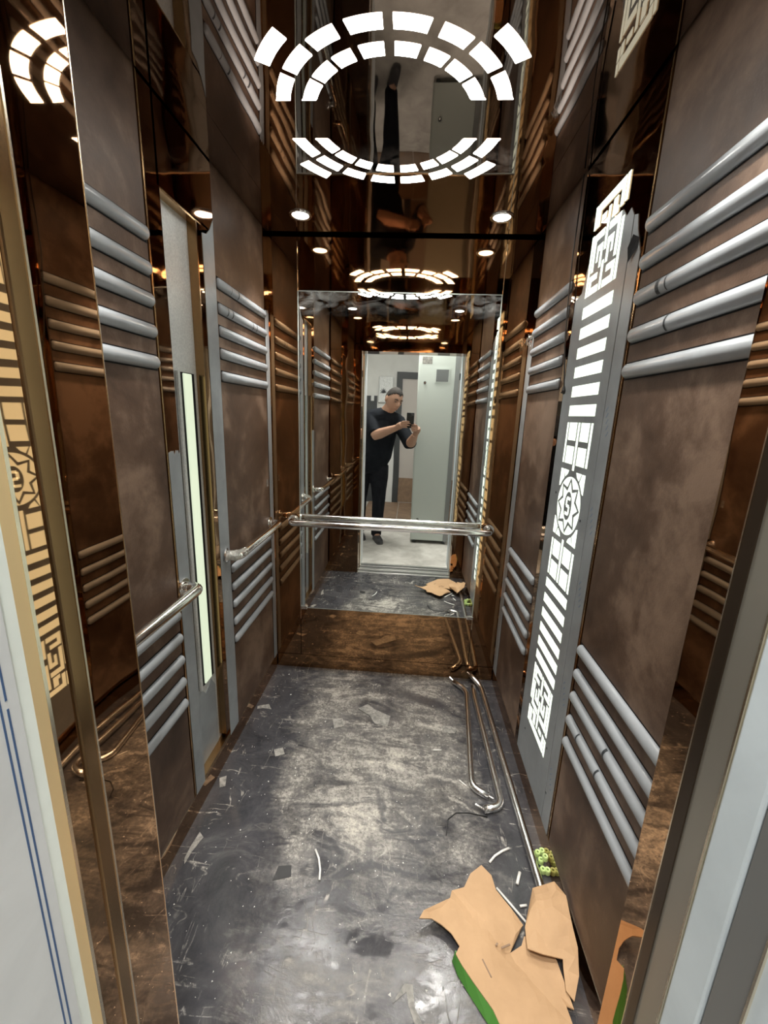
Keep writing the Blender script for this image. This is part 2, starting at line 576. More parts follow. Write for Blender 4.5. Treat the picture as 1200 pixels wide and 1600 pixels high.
def wall_panel(wall, side, y0, y1, b0, b1, up=UP, lo=LO, marks=()):
    s = 1 if side == 'L' else -1
    xi = -s * HW
    p = box(min(xi, xi - s * 0.009), max(xi, xi - s * 0.009), y0, y1, 0.082, 2.2).build('panel', M['panel'], wall, bevel=0.0015)
    first = None
    for z in up + lo:
        if first is None:
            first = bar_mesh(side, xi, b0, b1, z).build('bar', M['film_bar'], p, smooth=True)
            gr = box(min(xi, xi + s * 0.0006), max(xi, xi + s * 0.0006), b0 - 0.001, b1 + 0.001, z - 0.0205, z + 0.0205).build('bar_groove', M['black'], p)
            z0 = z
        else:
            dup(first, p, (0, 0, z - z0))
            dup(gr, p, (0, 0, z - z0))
    # dark groove lines round the bars are thin black strips behind each bar
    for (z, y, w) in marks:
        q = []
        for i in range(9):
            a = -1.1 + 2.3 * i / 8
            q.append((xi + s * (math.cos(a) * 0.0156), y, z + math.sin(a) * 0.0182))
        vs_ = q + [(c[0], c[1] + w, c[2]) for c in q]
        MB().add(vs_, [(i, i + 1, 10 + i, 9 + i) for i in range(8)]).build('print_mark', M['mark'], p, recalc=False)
    return p


# ------------------------------------------------------------------ left wall
wl = tag(box(-0.70, -0.646, 0.55, YB + 0.05, 0, 2.26).build('wall_left', M['black']), 'left car wall of brown panels with grey bars and bronze strips', 'wall', kind='structure')
box(-0.646, -0.61, 0.55, 1.145, 0.0, 2.26).build('backing', M['bronze'], wl)
box(-0.646, -0.61, 1.50, YB + 0.03, 0.0, 2.26).build('backing', M['bronze'], wl)
wall_panel(wl, 'L', 0.60, 1.128, 0.61, 1.124)
p2 = wall_panel(wl, 'L', 1.503, 1.978, 1.507, 1.974, marks=[(1.828, 1.66, 0.008), (1.828, 1.60, 0.003), (1.748, 1.56, 0.007), (1.748, 1.60, 0.008), (1.748, 1.80, 0.007), (1.748, 1.84, 0.008)])
box(-0.602, -0.6002, 1.945, 1.965, 1.045, 1.08).build('sticker', M['paper'], p2)
box(-0.610, -0.6, 1.132, 1.138, 0.082, 2.2).build('edge_trim', M['gold_edge'], wl)


def ragged_film(name, parent, side, y0, y1, z0, z1, m, seed, amp=0.015, x=None, th=0.0012, steps=9, slope=0.0):
    rnd = random.Random(seed)
    s = 1 if side == 'L' else -1
    xx = -s * (HW if x is None else x)
    top = []
    for i in range(steps + 1):
        t = i / steps
        top.append((y0 + (y1 - y0) * t, z1 + slope * t + rnd.uniform(-amp, amp)))
    poly = [(y1, z0), (y0, z0)] + top
    poly = [(y0, z0)] + top + [(y1, z0)]
    return MB().prism(poly, 0, xx, xx + s * th).build(name, m, parent)


# rear corner strip: bronze, grey film below
cs = box(-0.611, -0.6005, 1.982, 2.04, 0.08, 2.2).build('corner_strip', M['bronze'], wl)
ragged_film('film', cs, 'L', 1.983, 2.03, 0.081, 1.85, M['film'], 3, 0.01, 0.6005)

# ------------------------------------------------------------------ operating panel column (left)
cp = thing('operating_panel', 'unfinished operating panel column with bare galvanised sheet and lit slot', 'panel', (-0.601, 1.32, 0.08))
box(-0.625, -0.6005, 1.14, 1.2, 0.08, 2.2).build('side_strip', M['bronze'], cp)
sf = ragged_film('film', cp, 'L', 1.141, 1.199, 0.082, 1.278, M['film'], 5, 0.008, 0.6003, 0.0014, 12)
box(-0.645, -0.629, 1.19, 1.40, 0.08, 1.99).build('steel_plate', M['galv'], cp)
box(-0.645, -0.6005, 1.19, 1.50, 1.968, 2.2).build('head_plate', M['bronze'], cp)
box(-0.629, -0.6012, 1.20, 1.424, 1.962, 1.968).build('head_edge', M['gold_edge'], cp)
box(-0.63, -0.6005, 1.392, 1.42, 0.12, 1.965).build('side_return', M['bronze_jamb'], cp)
box(-0.63, -0.600, 1.384, 1.390, 0.12, 1.965).build('side_return', M['dark_gold'], cp)
box(-0.63, -0.6005, 1.42, 1.50, 0.08, 1.975).build('side_plate', M['bronze'], cp)
rf = MB().prism([(1.42, 0.082), (1.42, 1.945), (1.45, 1.952), (1.475, 1.975), (1.499, 2.01), (1.499, 0.082)], 0, -0.6003, -0.599).build('film', M['film'], cp)
# low film left on the sheet
MB().prism([(1.2, 0.09), (1.2, 0.46), (1.225, 0.39), (1.245, 0.42), (1.275, 0.40), (1.30, 0.37), (1.345, 0.40), (1.37, 0.36), (1.37, 0.09)], 0, -0.6288, -0.627).build('film', M['film'], cp)
slot = box(-0.6292, -0.6275, 1.255, 1.366, 0.41, 1.515).build('slot', M['black'], cp)
box(-0.628, -0.622, 1.295, 1.342, 0.415, 1.512).build('light_bar', M['slot'], slot, bevel=0.002)
box(-0.628, -0.619, 1.255, 1.268, 0.41, 1.515).build('slot_flange', M['galv'], slot)
for k in range(3):
    box(-0.629, -0.626, 1.232, 1.246, 0.85 + 0.028 * k, 0.86 + 0.028 * k).build('bracket_slot', M['mark'], cp)
box(-0.64, -0.600, 1.2, 1.42, 0.08, 0.10).build('bottom_rail', M['gold_edge'], cp)

# ------------------------------------------------------------------ right wall
wr = tag(box(0.646, 0.70, 0.55, YB + 0.05, 0, 2.26).build('wall_right', M['black']), 'right car wall of brown panels with grey bars and bronze strips', 'wall', kind='structure')
box(0.61, 0.646, 0.55, YB + 0.03, 0.0, 2.26).build('backing', M['bronze'], wr)
wall_panel(wr, 'R', 0.60, 1.092, 0.61, 1.088, up=[1.845, 1.768, 1.694, 1.612, 1.532], lo=[0.782, 0.706, 0.632, 0.553, 0.477], marks=[(1.694, 0.98, 0.012), (1.694, 0.955, 0.004), (1.612, 0.93, 0.006), (0.632, 0.86, 0.008), (0.553, 1.0, 0.005), (0.553, 0.88, 0.006)])
wall_panel(wr, 'R', 1.545, 1.955, 1.549, 1.951, up=[1.85, 1.772, 1.694, 1.616, 1.538], lo=[0.79, 0.712, 0.634, 0.556, 0.48])
box(0.6, 0.611, 1.097, 1.103, 0.082, 2.2).build('edge_trim', M['gold_edge'], wr)
box(0.6, 0.611, 1.504, 1.540, 0.082, 2.2).build('joint_strip', M['bronze_jamb'], wr)
cs = box(0.6005, 0.611, 1.958, 2.04, 0.08, 2.2).build('corner_strip', M['bronze'], wr)
ragged_film('film', cs, 'R', 1.96, 2.03, 0.081, 1.75, M['film'], 8, 0.02, 0.6005)
rnd = random.Random(21)
crm = MB()
for k in range(9):
    c_ = (0.590 + rnd.uniform(-0.006, 0.006), 1.985 + rnd.uniform(-0.025, 0.02), 1.755 + rnd.uniform(-0.03, 0.025))
    crm.add([(c_[0] + rnd.uniform(-0.012, 0.008), c_[1] + rnd.uniform(-0.02, 0.02), c_[2] + rnd.uniform(-0.02, 0.02)) for _ in range(4)], [(0, 1, 2), (1, 2, 3), (0, 2, 3), (0, 1, 3)])
crm.build('crumpled_film', M['wrap_rail'], cs)

# ------------------------------------------------------------------ lit column (right)
lc = thing('light_column', 'tall column with glowing key pattern cut into grey filmed metal', 'light', (0.601, 1.30, 0.08))
box(0.6005, 0.63, 1.107, 1.502, 0.08, 2.2).build('bronze_plate', M['bronze'], lc)
XF = 0.5990  # film face


def film_piece(poly):
    return MB().prism(poly, 0, 0.6004, XF).build('film', M['film'], lc)


film_piece([(1.17, 0.085), (1.17, 1.90), (1.19, 1.925), (1.21, 1.915), (1.235, 1.94), (1.27, 1.93), (1.30, 1.955), (1.34, 1.93), (1.37, 1.925), (1.40, 1.91), (1.43, 1.86), (1.45, 1.80), (1.498, 1.79), (1.498, 0.085)])
film_piece([(1.111, 0.085), (1.111, 1.80), (1.125, 1.83), (1.14, 1.86), (1.15, 1.895), (1.166, 1.90), (1.166, 0.085)])
# torn flap of black backing hanging by the near edge
MB().add([(0.598, 1.122, 1.835), (0.593, 1.145, 1.850), (0.590, 1.158, 1.825), (0.592, 1.15, 1.79), (0.597, 1.125, 1.815), (0.5965, 1.14, 1.826)], [(0, 1, 5), (1, 2, 5), (2, 3, 5), (3, 4, 5), (4, 0, 5)]).build('torn_flap', M['black'], lc, recalc=False)
XL0 = XF + 0.0004


def lit(poly, x1=XF - 0.0008, m='column', nm='light_cutout', par=None):
    return MB().prism(poly, 0, XF + 0.0006, x1).build(nm, M[m], par or lc)


def rect(y0, y1, z0, z1):
    return [(y0, z0), (y1, z0), (y1, z1), (y0, z1)]


YA, YBc = 1.221, 1.418       # near / far edge of the cut-outs


def key_block(z_top, h, flip):
    """Greek key; s 0..1 from far to near, t 0..1 from top"""
    W = YBc - YA

    def r(s0, s1, t0, t1):
        if flip:
            s0, s1 = 1 - s1, 1 - s0
            t0, t1 = 1 - t1, 1 - t0
        lit(rect(YBc - W * s1, YBc - W * s0, z_top - h * t1, z_top - h * t0))
    r(0.0, 0.07, 0.0, 0.25)
    r(0.0, 0.07, 0.32, 1.0)
    r(0.93, 1.0, 0.0, 0.26)
    r(0.93, 1.0, 0.40, 1.0)
    r(0.10, 0.90, 0.0, 0.09)       # top beam
    r(0.10, 0.19, 0.09, 0.25)
    r(0.81, 0.90, 0.09, 0.27)
    r(0.465, 0.535, 0.14, 0.58)    # centre bar
    r(0.465, 0.535, 0.69, 1.0)
    r(0.25, 0.40, 0.16, 0.23)
    r(0.60, 0.72, 0.12, 0.30)
    r(0.72, 0.77, 0.23, 0.30)
    for mir in (0, 1):
        def q(s0, s1, t0, t1):
            if mir:
                s0, s1 = 1 - s1, 1 - s0
            r(s0, s1, t0, t1)
        q(0.10, 0.43, 0.33, 0.41)
        q(0.10, 0.18, 0.41, 0.74)
        q(0.24, 0.43, 0.48, 0.55)
        q(0.36, 0.43, 0.55, 0.74)
        q(0.24, 0.30, 0.55, 0.66)
        q(0.10, 0.36, 0.78, 0.85)
        q(0.10, 0.18, 0.85, 0.92)
        q(0.10, 0.43, 0.92, 1.0)


key_block(2.021, 0.244, False)
key_block(0.525, 0.244, True)
for z in (1.733, 1.675, 1.617, 1.560, 1.502, 1.443):
    lit(rect(YA, YBc, z - 0.0165, z + 0.0165))
for z in (0.851, 0.792, 0.735, 0.677, 0.620, 0.565):
    lit(rect(YA, YBc, z - 0.0165, z + 0.0165))
for (z0, z1, up) in ((1.278, 1.407, True), (0.886, 1.016, False)):
    zm = (z0 + z1) / 2
    lit(rect(1.406, YBc, z0, z1))
    lit(rect(YA, 1.234, z0, z1))
    lit(rect(1.313, 1.327, z0 - (0.018 if up else 0), z1 + (0.0 if up else 0.018)))
    for (a, b) in ((1.243, 1.304), (1.336, 1.397)):
        lit(rect(a, b, z0, zm - 0.009))
        lit(rect(a, b, zm + 0.009, z1))
# medallion
CY, CZ, RO = 1.320, 1.147, 0.096


def circ(r, n=48):
    return [(CY + r * math.cos(2 * math.pi * i / n), CZ + r * math.sin(2 * math.pi * i / n)) for i in range(n)]


for sy in (-1, 1):
    for sz in (-1, 1):
        # corner pieces outside the ring, split by a thin slanting gap
        cy, cz = CY + sy * 0.098, CZ + sz * 0.111
        arc = []
        for i in range(9):
            a = math.radians(32 + (66 - 32) * i / 8)
            arc.append((CY + sy * 0.104 * math.cos(a) * 1.0, CZ + sz * 0.104 * math.sin(a)))
        p1 = [(cy, CZ + sz * 0.052)] + [(cy, cz)] + [(CY + sy * 0.076, cz)] + [arc[5]] + arc[4::-1]
        lit(p1)
        p2 = [(CY + sy * 0.071, cz), (CY + sy * 0.030, cz), (CY + sy * 0.036, CZ + sz * 0.101)] + [arc[8], arc[7], arc[6]]
        lit(p2)
md = lit(circ(RO - 0.003), XF - 0.0006, 'column', 'medallion_disc')


def star(ro, ri, n=8, rot=math.pi / 2):
    p = []
    for i in range(2 * n):
        r = ro if i % 2 == 0 else ri
        a = rot + math.pi * i / n
        p.append((CY + r * math.cos(a), CZ + r * math.sin(a)))
    return p


lit(star(0.091, 0.062), XF - 0.0009, 'film', 'star_outline', md)
lit(star(0.077, 0.049), XF - 0.0012, 'column', 'star', md)
lit([(CY + 0.030 * math.cos(2 * math.pi * i / 32), CZ + 0.046 * math.sin(2 * math.pi * i / 32)) for i in range(32)], XF - 0.0015, 'film', 'oval', md)
# letter S (read from inside the car: +Y is to the left)
def S_(s0, s1, t0, t1):
    lit(rect(CY + 0.017 - s1 * 0.034, CY + 0.017 - s0 * 0.034, CZ + 0.03 - t1 * 0.06, CZ + 0.03 - t0 * 0.06), XF - 0.0018, 'column', 'letter_stroke', md)
S_(0.18, 1.0, 0.0, 0.17)
S_(0.0, 0.34, 0.09, 0.50)
S_(0.18, 0.85, 0.415, 0.585)
S_(0.66, 1.0, 0.50, 0.91)
S_(0.0, 0.82, 0.83, 1.0)
# illegible faint blue print on the film
rnd = random.Random(4)
for z0 in (1.44, 1.17, 0.95, 0.62, 0.30):
    y = 1.158
    for k in range(5):
        zz = z0 - 0.016 * k
        MB().prism([(y - 0.008 * k * 0.6, zz), (y - 0.008 * k * 0.6 - 0.010, zz + 0.012), (y - 0.008 * k * 0.6 - 0.013, zz + 0.010), (y - 0.008 * k * 0.6 - 0.003, zz - 0.002)], 0, XF + 0.0002, XF - 0.0003).build('film_print', M['film_print_pale'], lc)
for (y, z) in ((1.205, 0.335), (1.43, 0.22), (1.16, 0.20), (1.44, 1.17), (1.213, 1.125)):
    MB().prism([(y + 0.004 * math.cos(a * math.pi / 4), z + 0.004 * math.sin(a * math.pi / 4)) for a in range(8)], 0, XF + 0.0002, XF - 0.001).build('screw_hole', M['mark'], lc)

# ------------------------------------------------------------------ back wall and mirror
wb = tag(box(-0.66, 0.66, YB + 0.012, YB + 0.07, 0, 2.26).build('wall_back', M['black']), 'rear car wall of bronze mirror steel', 'wall', kind='structure')
box(-0.61, -0.4665, YB, YB + 0.012, 0.081, 2.26).build('side_sheet', M['bronze_back'], wb)
box(0.4665, 0.61, YB, YB + 0.012, 0.081, 2.26).build('side_sheet', M['bronze_back'], wb)
box(-0.4635, 0.4635, YB, YB + 0.012, 0.081, 2.26).build('centre_sheet', M['bronze_back'], wb)
for x in (-0.465, 0.465):
    box(x - 0.0015, x + 0.0015, YB - 0.0025, YB + 0.01, 0.30, 2.15).build('joint', M['edge_light'], wb)
mr = thing('mirror', 'large frameless silver mirror on the rear wall above the handrail', 'mirror', (0, YB - 0.003, 0.369))
box(-0.460, 0.460, YB - 0.006, YB - 0.0005, 0.372, 1.944).build('glass', M['silver'], mr)
box(-0.4635, 0.4635, YB - 0.0065, YB - 0.0004, 1.944, 1.9475).build('edge', M['mirror_edge'], mr)
box(-0.4635, 0.4635, YB - 0.0065, YB - 0.0004, 0.3685, 0.372).build('edge', M['mirror_edge'], mr)
box(-0.4635, -0.460, YB - 0.0065, YB - 0.0004, 0.372, 1.944).build('edge', M['mirror_edge'], mr)
box(0.460, 0.4635, YB - 0.0065, YB - 0.0004, 0.372, 1.944).build('edge', M['mirror_edge'], mr)
for x in (-0.445, 0.45):
    box(x - 0.018, x + 0.018, YB - 0.012, YB - 0.006, 0.362, 0.380).build('mirror_clip', M['chrome'], mr, bevel=0.002)

# skirtings
tag(box(-0.612, -HW, 0.56, 2.03, 0, 0.079).build('baseboard_left', M['bronze_back']), 'bronze skirting strip along the left car wall', 'baseboard', kind='structure')
tag(box(HW, 0.612, 0.56, 2.03, 0, 0.079).build('baseboard_right', M['bronze_back']), 'bronze skirting strip along the right car wall', 'baseboard', kind='structure')
tag(box(-HW, HW, YB - 0.001, YB + 0.011, 0, 0.079).build('baseboard_back', M['bronze_back']), 'bronze skirting strip under the rear wall', 'baseboard', kind='structure')
for k, s in ((1, -1), (2, 1)):
    tag(box(min(s * 0.600, s * 0.61), max(s * 0.600, s * 0.61), 0.57, 2.03, 0.0792, 0.0815).build('trim_%d' % k, M['edge_light']), 'thin shiny line above the %s skirting' % ('left' if s < 0 else 'right'), 'trim', kind='structure')

# ------------------------------------------------------------------ ceiling
ce = tag(box(-0.66, 0.66, 0.5, YB + 0.06, 2.215, 2.26).build('ceiling', M['black']), 'dark bronze mirror ceiling of the car', 'ceiling', kind='structure')
box(-0.4975, 0.4975, YF + 0.004, 2.012, CE, CE + 0.02).build('centre_sheet', M['bronze_ceiling'], ce)
box(-0.596, -0.4985, YF + 0.004, 2.012, CE, CE + 0.02).build('side_sheet', M['bronze_ceiling'], ce)
box(0.4985, 0.596, YF + 0.004, 2.012, CE, CE + 0.02).build('side_sheet', M['bronze_ceiling'], ce)

# ring lamp
rl = thing('ceiling_ring_light', 'round ceiling light of white cells in broken double rings', 'ceiling light', (0, 1.315, CE))
RC = (0.0, 1.315)


def cell(r0, r1, a0, a1, sx, sy):
    n = 6
    p = []
    for i in range(n + 1):
        a = math.radians(a0 + (a1 - a0) * i / n)
        p.append((RC[0] + sx * r1 * math.sin(a), RC[1] - sy * r1 * math.cos(a)))
    for i in range(n, -1, -1):
        # inner ends pulled in so that the gaps stay parallel
        k = r1 / r0
        m_ = (a0 + a1) / 2
        am = math.radians(m_ + ((a0 + (a1 - a0) * i / n) - m_) * 0.97)
        p.append((RC[0] + sx * r0 * math.sin(am), RC[1] - sy * r0 * math.cos(am)))
    # the last cell of each quarter is cut square to the cross gap
    ymin = 0.0755
    p = [(x, RC[1] - sy * max(ymin, sy * (RC[1] - y))) for x, y in p]
    MB().prism(p, 2, CE + 0.002, CE - 0.0015).build('light_cell', M['ring'], rl)


for sx in (-1, 1):
    for sy in (-1, 1):
        for a0, a1 in ((2, 17.2), (22.2, 35.8), (39.4, 55.0), (58.3, 77.5)):
            cell(0.271, 0.305, a0, a1, sx, sy)
        for a0, a1 in ((2.8, 16.4), (21.0, 33.2), (36.4, 51), (53.8, 74)):
            cell(0.207, 0.240, a0, a1, sx, sy)
        cell(0.332, 0.366, 40.9, 57.0, sx, sy)

SPL = {(-1, 1.86): 'rear left', (1, 1.86): 'rear right', (-1, 0.72): 'front left', (1, 0.72): 'front right'}
for (sx, y), w in SPL.items():
    t = thing('downlight', 'small round downlight in the %s corner of the ceiling' % w, 'downlight', (sx * 0.4, y, CE), 'ceiling downlights')
    MB().lathe((sx * 0.4, y, CE), [(0.046, 0.0), (0.046, -0.003), (0.042, -0.006), (0.034, -0.004), (0.033, -0.001)]).build('bezel', M['chrome'], t, smooth=True, recalc=False)
    ld = bpy.data.lights.new('beam', 'SPOT')
    ld.energy = BEAM_W
    ld.color = (1.0, 0.965, 0.90)
    ld.spot_size = math.radians(80)
    ld.spot_blend = 0.7
    ld.shadow_soft_size = 0.03
    lo_ = bpy.data.objects.new('beam', ld)
    COL.objects.link(lo_)
    lo_.parent = t
    lo_.location = (0, 0, -0.012)
    MB().lathe((sx * 0.4, y, CE), [(0.0335, -0.002), (0.018, -0.004), (0.0001, -0.0045)]).build('lens', M['spot'], t, smooth=True)

# ------------------------------------------------------------------ front wall, header and jambs
wf = tag(box(-0.70, JL - 0.004, 0.42, YF - 0.012, 0, 2.26).build('wall_front', M['black']), 'front car wall with bronze returns and header round the doorway', 'wall', kind='structure')
box(JR + 0.004, 0.70, 0.42, YF - 0.012, 0, 2.26).build('core', M['black'], wf)
box(JL - 0.004, JR + 0.004, 0.42, YF - 0.012, HEAD + 0.004, 2.26).build('core', M['black'], wf)
box(-0.61, JL - 0.0042, YF - 0.012, YF, 0.0, HEAD).build('return_sheet', M['bronze'], wf)
box(JR + 0.0042, 0.61, YF - 0.012, YF, 0.0, HEAD).build('return_sheet', M['bronze'], wf)
box(-0.61, 0.61, YF - 0.012, YF, HEAD + 0.002, 2.2).build('header_sheet', M['bronze_back'], wf)
box(JL, JR, 0.42, YF, HEAD - 0.004, HEAD + 0.002).build('header_soffit', M['bronze'], wf)
# left jamb: mirror, edge
box(JL - 0.004, JL, 0.467, YF, 0, HEAD).build('jamb_sheet', M['bronze_jamb'], wf)
box(JL - 0.004, JL + 0.0006, YF - 0.0002, YF + 0.0014, 0, HEAD).build('jamb_edge', M['edge_light'], wf)
box(JL - 0.004, JL + 0.003, 0.440, 0.467, 0, HEAD).build('jamb_trim', M['dark_gold'], wf, bevel=0.003)
box(JL - 0.002, JL + 0.004, 0.4635, 0.4665, 0, HEAD).build('jamb_line', M['edge_light'], wf)
# right jamb
MB().prism([(JR, 0.511), (JR + 0.004, 0.511), (JR + 0.004, YF), (JR - 0.0008, YF)], 2, 0, HEAD).build('jamb_sheet', M['bronze_jamb'], wf)
box(JR - 0.003, JR + 0.003, 0.5095, 0.5115, 0, HEAD).build('jamb_line', M['edge_light'], wf)
box(JR - 0.002, JR + 0.004, 0.491, 0.5095, 0, HEAD).build('jamb_trim', M['dark_trim'], wf)

# car doors parked in their pockets and landing frame
dl = thing('door_1', 'edge of the parked car door with gold strip at the left jamb', 'door', (JL - 0.02, 0.41, 0), kind='structure')
box(-0.60, JL, 0.409, 0.440, 0, 2.0).build('leaf', M['bronze_jamb'], dl)
box(JL - 0.004, JL + 0.0015, 0.404, 0.409, 0, 2.0).build('edge_line', M['edge_light'], dl)
box(-0.60, JL + 0.001, 0.388, 0.404, 0, 2.0).build('gold_strip', M['gold_reflect'], dl)
fr = thing('trim_3', 'landing door frame wrapped in protective film, left post', 'door frame', (JL - 0.02, 0.3, 0), kind='structure')
box(JL - 0.06, JL + 0.001, 0.371, 0.388, 0, 2.05).build('film_strip', M['film_lit_mint'], fr)
fp = box(JL - 0.06, JL + 0.003, 0.19, 0.371, 0, 2.05).build('post', M['film_frame'], fr)
for y, zz0, zz1 in ((0.3495, 0.2, 1.16), (0.3565, 0.2, 1.085), (0.3565, 1.095, 1.16)):
    box(JL, JL + 0.0035, y, y + 0.0022, zz0, zz1).build('print_line', M['film_print'], fp)
fr2 = thing('trim_4', 'landing door frame of grey film and steel, right post', 'door frame', (JR + 0.02, 0.35, 0), kind='structure')
box(JR, JR + 0.05, 0.452, 0.491, 0, 2.05).build('steel_strip', M['olive'], fr2)
box(JR - 0.002, JR + 0.05, 0.449, 0.452, 0, 2.05).build('edge_line', M['edge_light'], fr2)
box(JR - 0.001, JR + 0.05, 0.397, 0.449, 0, 2.05).build('film_strip', M['film_blue'], fr2, bevel=0.004)
box(JR + 0.004, JR + 0.05, 0.393, 0.397, 0, 2.05).build('groove', M['black'], fr2)
box(JR, JR + 0.05, 0.352, 0.393, 0, 2.05).build('steel_strip', M['grey_steel'], fr2)
box(JR - 0.003, JR + 0.05, 0.349, 0.352, 0, 2.05).build('edge_line', M['edge_light'], fr2)
box(JR, JR + 0.05, 0.19, 0.349, 0, 2.05).build('post', M['film_blue'], fr2)
tag(box(JL - 0.06, JR + 0.05, 0.19, 0.42, 1.93, 2.05).build('trim_5', M['film_frame']), 'landing door frame head under grey film', 'door frame', kind='structure')
wn = tag(box(-1.7, JL - 0.06, 0.19, 0.36, 0, 2.7).build('wall_landing', M['plaster']), 'landing wall round the lift doorway', 'wall', kind='structure')
box(JR + 0.05, 1.5, 0.19, 0.36, 0, 2.7).build('wall_piece', M['plaster'], wn)
box(JL - 0.06, JR + 0.05, 0.19, 0.36, 2.05, 2.7).build('wall_piece', M['plaster'], wn)

sl = thing('trim_6', 'aluminium door sill with running grooves', 'sill', (0.08, 0.42, -0.02), kind='structure')
box(-0.42, 0.58, 0.30, 0.56, -0.03, -0.002).build('sill_plate', M['alu'], sl)
for y in (0.345, 0.405, 0.50):
    box(-0.42, 0.58, y, y + 0.009, -0.002, 0.0005).build('groove', M['alu_dark'], sl)
for y in (0.325, 0.375, 0.45, 0.535):
    box(-0.42, 0.58, y, y + 0.02, -0.002, 0.003).build('rib', M['alu'], sl, bevel=0.001)

# ------------------------------------------------------------------ handrails
def bend_path(pts, r, n=7):
    """round the inner corners of a polyline"""
    pts = [Vector(p) for p in pts]
    out = [pts[0]]
    for i in range(1, len(pts) - 1):
        a, b, c = pts[i - 1], pts[i], pts[i + 1]
        d1, d2 = (a - b).normalized(), (c - b).normalized()
        rr = min(r, (a - b).length * 0.49, (c - b).length * 0.49)
        p0, p1 = b + d1 * rr, b + d2 * rr
        for k in range(n + 1):
            t = k / n
            out.append(p0 * (1 - t) ** 2 + b * 2 * t * (1 - t) + p1 * t * t)
    out.append(pts[-1])
    return out


RZ, RR = 0.862, 0.0165


def handrail(label, pts, group, flanges=True):
    x = sum(p[0] for p in pts) / len(pts)
    y = sum(p[1] for p in pts) / len(pts)
    t = thing('handrail', label, 'handrail', (x, y, min(p[2] for p in pts) - RR), group)
    MB().tube(bend_path(pts, 0.05), RR, 14).build('tube', M['chrome'], t, smooth=True)
    if flanges:
        for a, b in ((pts[0], pts[1]), (pts[-1], pts[-2])):
            a, b = Vector(a), Vector(b)
            d = (b - a).normalized()
            MB().tube([a - d * 0.001, a + d * 0.006], 0.028, 18).build('flange', M['chrome'], t, bevel=0.001)
    return t


handrail('chrome handrail across the rear mirror', [(-0.495, YB - 0.007, RZ), (-0.495, YB - 0.074, RZ), (0.502, YB - 0.074, RZ), (0.502, YB - 0.007, RZ)], 'wall handrails')
handrail('chrome handrail on the far left panel with one end in wrinkled film', [(-0.599, 1.462, RZ), (-0.545, 1.475, RZ - 0.002), (-0.545, 1.958, RZ), (-0.599, 1.962, RZ)], 'wall handrails')
handrail('chrome handrail on the near left panel beside the doorway', [(-0.599, 0.66, RZ), (-0.545, 0.66, RZ), (-0.545, 1.158, RZ), (-0.599, 1.160, RZ)], 'wall handrails')
# removed rails lying on the floor by the right wall
def floor_rail(label, pts, screws):
    t = handrail(label, pts, 'loose handrails on the floor', False)
    t.children[0].data.materials[0] = M['chrome_loose']
    for a, b in screws:
        MB().tube([a, b], 0.004, 8).build('fixing_stud', M['chrome'], t)
    return t


R2 = 0.0135
_rr = RR
RR = R2
floor_rail('loose chrome handrail on the floor, the one furthest from the right wall', [(0.385, 1.985, 0.0145), (0.447, 1.92, 0.0145), (0.393, 1.335, 0.0145), (0.452, 1.30, 0.0145)], [((0.387, 1.98, 0.02), (0.365, 2.0, 0.03)), ((0.452, 1.30, 0.015), (0.468, 1.29, 0.015))])
floor_rail('loose chrome handrail on the floor, the middle one of three', [(0.486, 1.955, 0.0145), (0.482, 1.88, 0.0145), (0.494, 1.262, 0.0145), (0.425, 1.243, 0.0145)], [((0.425, 1.243, 0.015), (0.395, 1.258, 0.018)), ((0.486, 1.955, 0.015), (0.486, 1.968, 0.015))])
floor_rail('loose chrome handrail on the floor, long one nearest the right wall', [(0.476, 2.015, 0.0445), (0.528, 1.965, 0.0145), (0.556, 1.00, 0.0145), (0.556, 0.93, 0.0145)], [((0.476, 2.015, 0.0445), (0.462, 2.03, 0.048))])
RR = _rr
# wrinkled film on the far left rail end
MB().tube([(-0.597, 1.455, RZ), (-0.585, 1.46, RZ), (-0.565, 1.467, RZ - 0.002), (-0.548, 1.492, RZ - 0.003), (-0.545, 1.52, RZ - 0.002)], [0.021, 0.019, 0.022, 0.0195, 0.018], 9).build('film_wrap', M['wrap_rail'], [o for o in COL.objects if o.get('label', '').startswith('chrome handrail on the far left')][0])

